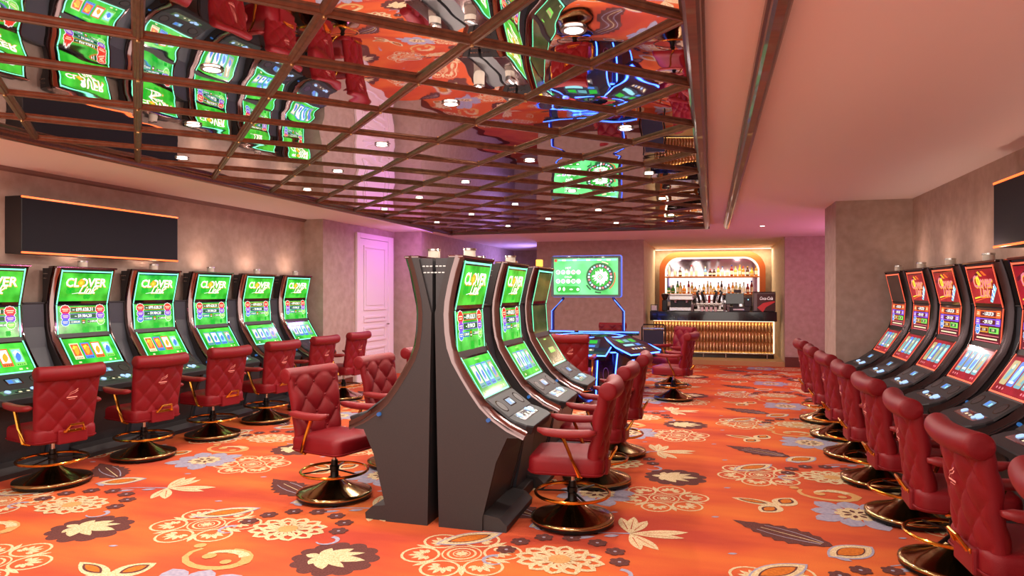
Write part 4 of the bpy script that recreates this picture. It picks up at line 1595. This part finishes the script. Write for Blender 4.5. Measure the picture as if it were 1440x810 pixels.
# roulette result screen on two bent posts
TV = empty('roulette_result_screen', (-2.195, 12.36, 0))
tag(TV, 'large green roulette result screen with blue frame on bent posts', 'screen')
for s, (x0, x1) in ((-1, (-0.42, -0.62)), (1, (0.50, 0.68))):
    tube('post', [(x0, 0.02, 1.58), (x0, 0.02, 1.53), (x1, 0.02, 1.30), (x1, 0.02, 0.02)], 0.028, mat('blue_post', srgb(34, 36, 110), 0.25, 0.4), TV, 8)
    tube('post_light', [(x0 + s * 0.02, -0.01, 1.50), (x1 + s * 0.02, -0.01, 1.29), (x1 + s * 0.02, -0.01, 0.95)], 0.007, G_BLED2, TV, 6)
    box('foot_plate', x1 - 0.12, x1 + 0.12, -0.15, 0.20, 0, 0.02, M_BLK_METAL, TV, 0.004)
bm = bmesh.new()
aprism(bm, rrect_pts(0, 1.925, 1.28, 0.75, 0.03, 3), 'y', -0.04, 0.06)
bz = bm_obj('screen_housing', bm, M_GLOSS, TV)
bm = bmesh.new()
aprism(bm, rrect_pts(0.012, 1.928, 1.30, 0.765, 0.04, 3), 'y', -0.012, 0.012)
bm_obj('frame_light', bm, glow('frame_blue', 70, 90, 220, 1.3), bz)
TVF = lambda a, b, o: (a, -0.041 - o, 1.925 + b)
scr = decal('screen_panel', TVF, [(rect_pts(0, 0, 1.18, 0.66), screen_mat('tv_green', srgb(6, 150, 40), srgb(120, 240, 150), 2.2, 1.4), 0.001)], TV)
ly = [(rect_pts(0.03, 0.30, 1.08, 0.028), G_CYAN, 0.002), (rect_pts(-0.555, 0.295, 0.05, 0.05), G_RED, 0.003)]
for x in (-0.4, -0.2, 0.05, 0.25, 0.42):
    ly.append((rect_pts(x, 0.30, 0.07, 0.03), G_WHITE, 0.0025))
ly += text_layers('HOT', G_WHITE, 0.003, -0.32, 0.155, 0.05, 0, 0.02) + text_layers('COLD', G_WHITE, 0.003, -0.32, -0.01, 0.05, 0, 0.02)
for q in range(5):
    for yy, cc in ((0.08, [G_DKGREEN, G_BLUE, G_WHITE, G_ORANGE, G_WHITE][q]), (-0.085, [G_BLUE, G_PURPLE, G_WHITE, G_DKGREEN, G_WHITE][q])):
        ly += [(circle_pts(-0.51 + 0.095 * q, yy, 0.042, 14), G_WHITE, 0.002), (circle_pts(-0.51 + 0.095 * q, yy, 0.024, 10), cc, 0.003), (circle_pts(-0.51 + 0.095 * q, yy, 0.012, 8), G_WHITE, 0.004)]
ly += [(rrect_pts(-0.32, -0.235, 0.44, 0.12, 0.05, 4), G_MIDGREEN, 0.002)]
ly += [(leaf_pts(-0.50, -0.27, -0.47, -0.19, 0.05, 5), G_WHITE, 0.003), (leaf_pts(-0.40, -0.27, -0.40, -0.19, 0.05, 5), G_WHITE, 0.003), (leaf_pts(-0.30, -0.235, -0.23, -0.235, 0.03, 5), G_WHITE, 0.003), (circle_pts(-0.14, -0.235, 0.028, 9), G_WHITE, 0.003)]
wx, wy = 0.265, -0.01
ly += [(circle_pts(wx, wy, 0.255, 40), G_DKGREEN, 0.002), (circle_pts(wx, wy, 0.225, 40), glow('wheel_black', 12, 40, 26, 1.0), 0.003)]
for q in range(24):
    a = 2 * PI * q / 24
    ly.append((circle_pts(wx + 0.203 * math.cos(a), wy + 0.203 * math.sin(a), 0.021, 6), [G_WHITE, G_PINK, G_CYAN][q % 3], 0.004))
ly += [(circle_pts(wx, wy, 0.175, 32), G_MIDGREEN, 0.005)]
pts = []
rr = random.Random(5)
for q in range(40):
    a = 2 * PI * q / 40
    r = rr.uniform(0.07, 0.15) if q % 2 else rr.uniform(0.10, 0.16)
    pts.append((wx + r * math.cos(a), wy + r * math.sin(a)))
ly += [(pts, G_WHITE, 0.006), (circle_pts(wx, wy, 0.045, 16), G_MIDGREEN, 0.007), (circle_pts(wx, wy, 0.030, 12), G_WHITE, 0.008), (circle_pts(wx, wy, 0.015, 10), G_RED, 0.009)]
ly += [(q, G_CREAM, 0.004) for q in stroke([(wx + 0.275 * math.cos(a), wy + 0.275 * math.sin(a)) for a in (1.0, 1.15, 1.3, 1.45)], 0.02)]
ly += [(q, G_RED, 0.004) for q in stroke([(wx + 0.275 * math.cos(a), wy + 0.275 * math.sin(a)) for a in (-0.9, -0.6, -0.3, 0.0, 0.3)], 0.02)]
ly += [(q, G_DKGREEN, 0.004) for q in stroke([(wx + 0.285 * math.cos(a), wy + 0.285 * math.sin(a)) for a in (-2.6, -2.4, -2.2)], 0.03)]
ly += [(q, G_DKGREEN, 0.004) for q in stroke([(wx + 0.285 * math.cos(a), wy + 0.285 * math.sin(a)) for a in (-1.9, -1.7, -1.5)], 0.03)]
decal('roulette_graphics', TVF, ly, scr)

# chairs around the table: they face the table centre
for k, (aa, r, lab) in enumerate(((-90, 1.33, 'red leather casino chair in front of roulette table, back to camera'),
                                  (-20, 1.47, 'red leather casino chair at right front of roulette table'),
                                  (36, 1.58, 'red tufted casino chair at right rear of roulette table'),
                                  (88, 1.95, 'red tufted casino chair behind roulette table under the screen'))):
    a = rad(aa)
    # chair faces -Y at rot 0; wanted direction = -(cos a, sin a)
    place_chair(TC[0] + r * math.cos(a), TC[1] + r * math.sin(a), a - PI / 2 + {1: rad(8), 2: rad(0)}.get(k, 0), lab, 'chairs at the roulette table')

# ------------------------------------------------------------------ bar
M_COUNTER = mat('counter_black', srgb(20, 17, 18), 0.1, coat=0.5)
M_AMBERWALL = mat('amber_panel', srgb(190, 110, 40), 0.35, 0.2)
M_RIB = mat('gold_tube', srgb(198, 158, 112), 0.2, 0.85)
M_STRIPW = glow('warm_led', 255, 232, 200, 1.7)
M_STRIPY = glow('amber_led', 255, 206, 120, 1.6)
struct(box('floor_bar_platform', -1.5, 1.55, 16.0, 19.6, 0.0, 0.10, mat('platform_wood', srgb(176, 134, 84), 0.4)))
BAR = empty('bar_counter', (0.03, 16.75, 0.10))
tag(BAR, 'black topped bar counter with ribbed gold front', 'bar')
box('counter_top', -1.42, 1.40, -0.30, 0.50, 0.87, 1.09, M_COUNTER, BAR, 0.008)
box('front_panel', -1.36, 1.36, 0.02, 0.08, 0.13, 0.87, M_AMBERWALL, BAR)
box('kick_plinth', -1.36, 1.36, 0.0, 0.3, 0.0, 0.10, M_COUNTER, BAR)
box('bottom_light', -1.36, 1.36, -0.045, -0.02, 0.105, 0.128, M_STRIPY, BAR)
box('top_light', -1.36, 1.36, -0.05, -0.03, 0.850, 0.868, M_STRIPW, BAR)
box('side_light', 1.345, 1.365, -0.06, -0.03, 0.13, 0.85, M_STRIPW, BAR)
tube('foot_rail', [(-1.36, -0.16, 0.12), (1.36, -0.16, 0.12)], 0.016, M_STEEL, BAR, 10)
for x in (-1.0, -0.2, 0.3, 1.2):
    tube('rail_bracket', [(x, -0.16, 0.0), (x, -0.16, 0.12)], 0.011, M_STEEL, BAR, 8)
# three rows of gold bottle-shaped tubes
bm = bmesh.new()
alathe(bm, [(0.012, 0.0), (0.031, 0.012), (0.033, 0.06), (0.033, 0.15), (0.018, 0.20), (0.011, 0.225), (0.011, 0.24)], 10)
rib0 = bm_obj('gold_tube', bm, M_RIB, BAR, smooth='all')
rib0.location = (-1.33, -0.005, 0.125)
for r in range(3):
    for k in range(38):
        if r == 0 and k == 0:
            continue
        o = rib0.copy()
        COL.objects.link(o)
        o.parent = BAR
        o.location = (-1.33 + k * 0.0719, -0.005, 0.125 + 0.243 * r)
LB = bpy.data.lights.new('bar_glow', 'AREA')
LB.shape = 'RECTANGLE'
LB.size, LB.size_y = 2.7, 0.05
LB.energy = 2.5
LB.color = (1.0, 0.68, 0.3)
lo = bpy.data.objects.new('bar_strip_lamp', LB)
COL.objects.link(lo)
lo.parent = BAR
lo.location = (0, -0.10, 0.84)
lo.rotation_euler = (rad(20), 0, 0)

# arched back bar with mirror and light line
ARCH = empty('back_bar_arch', (0.01, 19.6, 0.10))
tag(ARCH, 'orange arched back bar frame with mirror and white light line', 'back bar')


def arch_pts(hw, z0, z1, r, n=8):
    out = [(-hw, z0)]
    for i in range(n + 1):
        a = PI - (PI / 2) * i / n
        out.append((-hw + r + r * math.cos(a), z1 - r + r * math.sin(a)))
    for i in range(n + 1):
        a = PI / 2 - (PI / 2) * i / n
        out.append((hw - r + r * math.cos(a), z1 - r + r * math.sin(a)))
    out.append((hw, z0))
    return out


def arch_band(name, hw0, z10, r0, hw1, z11, r1, y0, y1, m):
    A = arch_pts(hw0, 0.0, z10, r0)
    B = arch_pts(hw1, 0.0, z11, r1)
    bm = bmesh.new()
    va = [[bm.verts.new((x, y, z)) for x, z in A] for y in (y0, y1)]
    vb = [[bm.verts.new((x, y, z)) for x, z in B] for y in (y0, y1)]
    n = len(A)
    for i in range(n - 1):
        bm.faces.new([va[0][i], va[0][i + 1], vb[0][i + 1], vb[0][i]])
        bm.faces.new([va[1][i], vb[1][i], vb[1][i + 1], va[1][i + 1]])
        bm.faces.new([va[0][i], va[1][i], va[1][i + 1], va[0][i + 1]])
        bm.faces.new([vb[0][i], vb[0][i + 1], vb[1][i + 1], vb[1][i]])
    return bm_obj(name, bm, m, ARCH)


arch_band('arch_frame', 1.385, 2.64, 0.50, 1.235, 2.49, 0.38, -0.26, -0.005, mat('arch_orange', srgb(182, 88, 36), 0.5))
arch_band('light_line', 1.233, 2.488, 0.378, 1.205, 2.460, 0.36, -0.20, -0.16, M_STRIPW)
bm = bmesh.new()
aprism(bm, arch_pts(1.24, 0.0, 2.49, 0.38), 'y', -0.02, -0.004)
bm_obj('back_mirror', bm, mat('bar_mirror', srgb(226, 214, 220), 0.05, 1.0), ARCH)
for z in (1.50, 1.97):
    box('shelf', -1.23, 1.23, -0.24, -0.022, z - 0.04, z, mat('shelf_wood', srgb(190, 106, 50), 0.4), ARCH, 0.004)
    box('shelf_light', -1.22, 1.22, -0.06, -0.045, z + 0.001, z + 0.010, M_STRIPW, ARCH)
# cove light line above the arch
COVE = struct(box('trim_8', -1.5, 1.55, 19.50, 19.53, ZC - 0.05, ZC - 0.03, M_STRIPW))
LC = bpy.data.lights.new('bar_cove', 'AREA')
LC.shape = 'RECTANGLE'
LC.size, LC.size_y = 2.9, 0.1
LC.energy = 42
LC.color = (1.0, 0.84, 0.58)
lo = bpy.data.objects.new('bar_cove_lamp', LC)
COL.objects.link(lo)
lo.location = (0.02, 19.2, ZC - 0.05)

# bottles
def bottle_mesh(kind):
    prof = {0: [(0.030, 0), (0.038, 0.01), (0.038, 0.17), (0.030, 0.20), (0.014, 0.225), (0.013, 0.275)],
            1: [(0.034, 0), (0.042, 0.01), (0.042, 0.14), (0.036, 0.165), (0.016, 0.19), (0.015, 0.235)],
            2: [(0.040, 0), (0.050, 0.012), (0.052, 0.09), (0.040, 0.13), (0.018, 0.155), (0.016, 0.20)],
            3: [(0.026, 0), (0.031, 0.01), (0.033, 0.20), (0.025, 0.24), (0.012, 0.27), (0.012, 0.315)],
            4: [(0.030, 0), (0.045, 0.01), (0.045, 0.12), (0.020, 0.14), (0.016, 0.165)]}[kind]
    return prof


CAPS = [glow('cap_%d' % i, *c, 0.15, 1.0) for i, c in enumerate(((200, 30, 30), (30, 30, 34), (220, 200, 160), (180, 140, 60), (40, 70, 150)))]  # faint emission put into the cap colours too
BCOLS = [('clear', (235, 240, 240)), ('amber', (230, 140, 40)), ('green', (60, 130, 50)), ('golden', (240, 190, 80)), ('dark brown', (80, 40, 20)), ('pale yellow', (245, 225, 160)), ('deep red', (160, 30, 30)), ('frosted white', (245, 245, 250)), ('blue', (120, 170, 220))]
BM_ = {}
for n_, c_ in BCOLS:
    BM_[n_] = mat('bottle_' + n_.replace(' ', '_'), srgb(*c_), 0.08, trans=0.35, coat=0.4, emit=srgb(*c_), strength=0.10 if n_ != 'dark brown' else 0.0)  # faint emission stands in for backlight through the glass
M_LABEL = mat('bottle_label', srgb(238, 228, 205), 0.6)
BCACHE = {}


def place_bottle(kind, cname, capi, x, y, z, label, group):
    key = (kind, cname, capi)
    if key not in BCACHE:
        pr = bottle_mesh(kind)
        bm = bmesh.new()
        alathe(bm, pr, 14, mi=0)
        top = pr[-1][1]
        alathe(bm, [(0.016, top - 0.005), (0.016, top + 0.028)], 10, mi=1)
        alathe(bm, [(pr[1][0] + 0.001, pr[1][1] + 0.03), (pr[2][0] + 0.001, pr[2][1] - 0.03)], 14, mi=2, cap=False)
        o = bm_obj('bottle', bm, [BM_[cname], CAPS[capi], M_LABEL], None, smooth=True)
        BCACHE[key] = o
    else:
        o = BCACHE[key].copy()
        COL.objects.link(o)
    o.location = (x, y, z)
    tag(o, label, 'bottle', group)


rb = random.Random(11)
RADS = [0.040, 0.044, 0.054, 0.036, 0.048]
top_row = [('frosted white', 3, 2), ('clear', 0, 0), ('dark brown', 1, 1), ('frosted white', 4, 2), ('frosted white', 0, 0), ('clear', 0, 3), ('blue', 1, 2), ('dark brown', 4, 0), ('dark brown', 4, 1), ('golden', 1, 0), ('clear', 1, 4),
           ('clear', 4, 2), ('deep red', 0, 4), ('golden', 1, 3), ('golden', 0, 3), ('amber', 1, 0), ('dark brown', 1, 3), ('golden', 2, 3), ('amber', 0, 2)]
xs = [-1.13, -0.97, -0.83, -0.66, -0.53, -0.40, -0.16, -0.03, 0.07, 0.18, 0.29, 0.42, 0.53, 0.63, 0.74, 0.83, 0.94, 1.05, 1.16]
for i, (x, (cn, kd, cp_)) in enumerate(zip(xs, top_row)):
    place_bottle(kd, cn, cp_, 0.01 + x, 19.6 - 0.14, 2.071, '%s bottle on upper bar shelf, %s from the left' % (cn, ordinal(i)), 'bottles on the upper bar shelf')
x = -1.14
i = 0
while x < 1.13:
    cn = rb.choice(['amber', 'golden', 'pale yellow', 'clear', 'golden', 'amber', 'dark brown', 'green', 'pale yellow', 'deep red'])
    kd = rb.choice([0, 0, 1, 1, 2, 3, 4])
    place_bottle(kd, cn, rb.randrange(5), 0.01 + x, 19.6 - rb.uniform(0.12, 0.17), 1.601, '%s bottle on lower bar shelf, %s from the left' % (cn, ordinal(i)), 'bottles on the lower bar shelf')
    x += max(RADS[kd], 0.036) * 2 + rb.uniform(0.004, 0.02)
    i += 1

# things on the counter (its top is at 1.19)
CT = 1.192
CYF = 16.72


def thing(name, x, y, label, cat):
    o = empty(name, (x, y, CT))
    tag(o, label, cat)
    return o


o = thing('drinks_cooler', 1.17, CYF, 'dark red drinks cooler with white script lettering on bar counter', 'cooler')
box('cooler_body', -0.24, 0.24, -0.18, 0.22, 0.0, 0.44, mat('cooler_grey', srgb(120, 110, 108), 0.35, 0.5), o, 0.02)
fp = box('cooler_front', -0.16, 0.225, -0.19, -0.181, 0.02, 0.405, mat('cooler_dark_red', srgb(74, 24, 24), 0.3), o)
ly = [(q, glow('cooler_red', 190, 36, 40, 0.35, 0.6), 0.001) for q in stroke([(-0.13, -0.17), (-0.03, -0.06), (0.10, -0.01), (0.19, 0.02)], 0.16, 0.02)]
ly += text_layers('Coca-Cola', glow('cooler_white', 245, 225, 222, 0.5, 0.8), 0.002, 0.0, 0.09, 0.100, 0.35, 0.012, 0.66)
decal('script_lettering', lambda a, b, of: (0.033 + a, -0.1905 - of, 0.21 + b), ly, fp)
box('cooler_lid', -0.245, 0.245, -0.185, 0.225, 0.44, 0.455, mat('cooler_lid', srgb(70, 60, 60), 0.4), o, 0.006)

o = thing('cash_register', 0.61, CYF, 'black cash register terminal on bar counter beside the cooler', 'cash register')
box('drawer_base', -0.24, 0.24, -0.18, 0.20, 0.0, 0.11, M_BLACK, o, 0.006)
box('screen_tilt', -0.28, 0.12, -0.10, -0.05, 0.17, 0.42, M_GLASS, o, 0.008)
box('screen_stand', -0.12, 0.0, -0.05, 0.10, 0.11, 0.30, M_BLACK, o, 0.006)
box('receipt_printer', 0.13, 0.29, -0.12, 0.10, 0.11, 0.33, M_BLACK, o, 0.012)
box('customer_display', -0.10, 0.06, -0.02, 0.03, 0.425, 0.50, M_BLACK, o, 0.006)
box('receipt_paper', -0.12, 0.12, -0.185, -0.181, 0.03, 0.06, mat('paper', srgb(230, 230, 228), 0.7), o)
box('status_light', 0.20, 0.225, -0.125, -0.1205, 0.26, 0.285, G_CYAN, o)

o = thing('espresso_machine', -0.68, CYF, 'silver espresso machine on left half of bar counter', 'coffee machine')
box('machine_base', -0.27, 0.27, -0.16, 0.20, 0.0, 0.09, M_STEEL, o, 0.01)
box('machine_back', -0.25, 0.25, 0.0, 0.19, 0.09, 0.26, M_BLK_METAL, o)
box('machine_head', -0.28, 0.28, -0.15, 0.20, 0.25, 0.37, M_STEEL, o, 0.02)
for x in (-0.13, 0.13):
    bm = bmesh.new()
    alathe(bm, [(0.035, 0.19), (0.04, 0.25)], 12, (x, -0.08, 0))
    gh = bm_obj('group_head', bm, M_STEEL, o, smooth=True)
    tube('portafilter_handle', [(x, -0.10, 0.20), (x, -0.20, 0.19)], 0.012, M_BLK_METAL, gh)
tube('steam_wand', [(0.24, -0.10, 0.26), (0.25, -0.14, 0.16), (0.24, -0.12, 0.08)], 0.007, M_STEEL, o)
box('cup_rail', -0.26, 0.26, -0.13, 0.18, 0.372, 0.40, M_STEEL, o, 0.003)

o = thing('coffee_grinder', -1.06, CYF, 'black coffee grinder beside the espresso machine', 'grinder')
box('grinder_body', -0.06, 0.06, -0.10, 0.10, 0.0, 0.26, M_BLK_METAL, o, 0.012)
bm = bmesh.new()
alathe(bm, [(0.045, 0.26), (0.085, 0.36), (0.085, 0.40), (0.05, 0.415)], 16)
bm_obj('bean_hopper', bm, mat('hopper', srgb(50, 40, 36), 0.2), o, smooth=True)

o = thing('napkin_holder', -1.30, CYF - 0.1, 'small black napkin holder at left end of bar counter', 'napkin holder')
box('holder_frame', -0.08, 0.08, -0.05, 0.05, 0.0, 0.012, M_BLACK, o)
box('holder_side', -0.08, -0.07, -0.05, 0.05, 0.012, 0.14, M_BLACK, o)
box('holder_side', 0.07, 0.08, -0.05, 0.05, 0.012, 0.14, M_BLACK, o)
box('holder_top', -0.08, 0.08, -0.05, 0.05, 0.14, 0.15, M_BLACK, o)
box('napkins', -0.065, 0.065, -0.04, 0.04, 0.012, 0.125, mat('paper', srgb(230, 230, 228), 0.7), o)

M_TAP = mat('tap_black', srgb(34, 30, 32), 0.25, 0.3)
o = thing('beer_tap_tower', -0.04, CYF, 'black and chrome beer tap tower in middle of bar counter', 'beer tap')
box('drip_tray', -0.34, 0.34, -0.16, 0.14, 0.0, 0.04, M_STEEL, o, 0.006)
box('tap_bar', -0.30, 0.30, 0.0, 0.08, 0.14, 0.20, M_STEEL, o, 0.015)
for x in (-0.24, 0.24):
    box('tower_post', x - 0.03, x + 0.03, 0.01, 0.07, 0.04, 0.14, M_STEEL, o, 0.006)
for k, x in enumerate((-0.22, -0.11, 0.0, 0.11, 0.22)):
    bm = bmesh.new()
    sgn = -1 if k < 2 else 1
    atube(bm, [(x, -0.02, 0.17), (x, -0.07, 0.16), (x, -0.075, 0.10)], 0.012, 8)
    tp = bm_obj('tap_spout', bm, M_STEEL, o, smooth=True)
    if k != 2:
        tube('tap_handle', [(x, -0.03, 0.20), (x + sgn * 0.02, -0.05, 0.32), (x + sgn * 0.06, -0.05, 0.44), (x + sgn * 0.01, -0.04, 0.47)], 0.032, M_TAP, o, 8)
    else:
        tube('tap_handle', [(x, -0.03, 0.20), (x, -0.05, 0.36)], 0.03, mat('tap_red', srgb(180, 24, 30), 0.3), o, 8)
M_CUP = mat('cup_white', srgb(236, 230, 222), 0.25)
for k, x in enumerate((-0.42, -0.20, -0.10, 0.0, 0.10, 0.30, 0.38)):
    bm = bmesh.new()
    hh = 0.10 if k not in (0, 5, 6) else 0.16
    alathe(bm, [(0.028, 0.0), (0.036, hh), (0.033, hh), (0.026, 0.008)], 14)
    c = bm_obj('bar_cup', bm, M_CUP if k not in (0, 5, 6) else mat('clear_cup', srgb(200, 196, 190), 0.05, trans=0.7), None, smooth=True)
    c.location = (x, CYF - 0.26, CT)
    tag(c, '%s on front edge of bar counter, %s from the left' % ('tall clear glass' if k in (0, 5, 6) else 'small white cup', ordinal(k)), 'cup', 'cups on the bar counter')

# dark folding stand left of the bar
o = empty('folded_trolley', (-1.22, 15.35, 0))
tag(o, 'navy fabric trolley with black frame left of the bar', 'trolley')
tube('frame_tube', [(-0.25, 0.0, 0.0), (-0.25, 0.0, 0.86), (-0.22, 0.0, 0.92), (0.22, 0.0, 0.92), (0.25, 0.0, 0.86), (0.25, 0.0, 0.0)], 0.016, M_BLK_METAL, o)
tube('frame_tube', [(-0.25, 0.22, 0.0), (-0.25, 0.02, 0.80)], 0.012, M_STEEL, o)
tube('frame_tube', [(0.25, 0.22, 0.0), (0.25, 0.02, 0.80)], 0.012, M_STEEL, o)
box('fabric_panel', -0.22, 0.22, -0.012, 0.012, 0.12, 0.80, mat('navy_cloth', srgb(40, 40, 62), 0.8), o, 0.004)
box('cross_rail', -0.23, 0.23, -0.016, 0.016, 0.82, 0.85, M_STEEL, o)

# ------------------------------------------------------------------ coloured accent lamps of the room
def wash_lamp(name, loc, target, watts, col, sx, sy, label):
    """a slim LED batten with its own housing"""
    d = (Vector(target) - Vector(loc)).normalized()
    r = empty(name, loc)
    r.rotation_euler = d.to_track_quat('-Z', 'Y').to_euler()
    box('housing', -sx / 2, sx / 2, -sy / 2, sy / 2, 0.004, 0.030, M_BLK_METAL, r, 0.003)
    box('diffuser', -sx / 2 + 0.004, sx / 2 - 0.004, -sy / 2 + 0.004, sy / 2 - 0.004, 0.0, 0.004, mat('diffuser_' + name + label[:6], (0.4, 0.4, 0.4, 1), 0.5, 0, (col[0], col[1], col[2], 1), 1.5), r)
    l = bpy.data.lights.new(name, 'AREA')
    l.shape = 'RECTANGLE'
    l.size, l.size_y = sx, sy
    l.energy = watts
    l.color = col
    o = bpy.data.objects.new('lamp', l)
    COL.objects.link(o)
    o.parent = r
    o.location = (0, 0, -0.006)
    tag(r, label, 'lamp')
    return r


wash_lamp('led_batten', (-4.08, 17.3, 2.30), (-5.5, 16.6, 1.9), 60, (0.42, 0.30, 1.0), 1.2, 0.06, 'violet wall batten in the corridor left of back wall')
wash_lamp('led_batten', (-5.2, 11.9, 2.815), (-6.15, 11.8, 1.2), 11, (0.70, 0.22, 0.95), 1.0, 0.06, 'magenta ceiling batten washing the panelled door')
wash_lamp('led_uplighter', (3.96, 13.4, 2.05), (2.2, 13.4, 2.85), 40, (1.0, 0.32, 0.72), 1.6, 0.06, 'magenta wall uplighter behind the pillar')
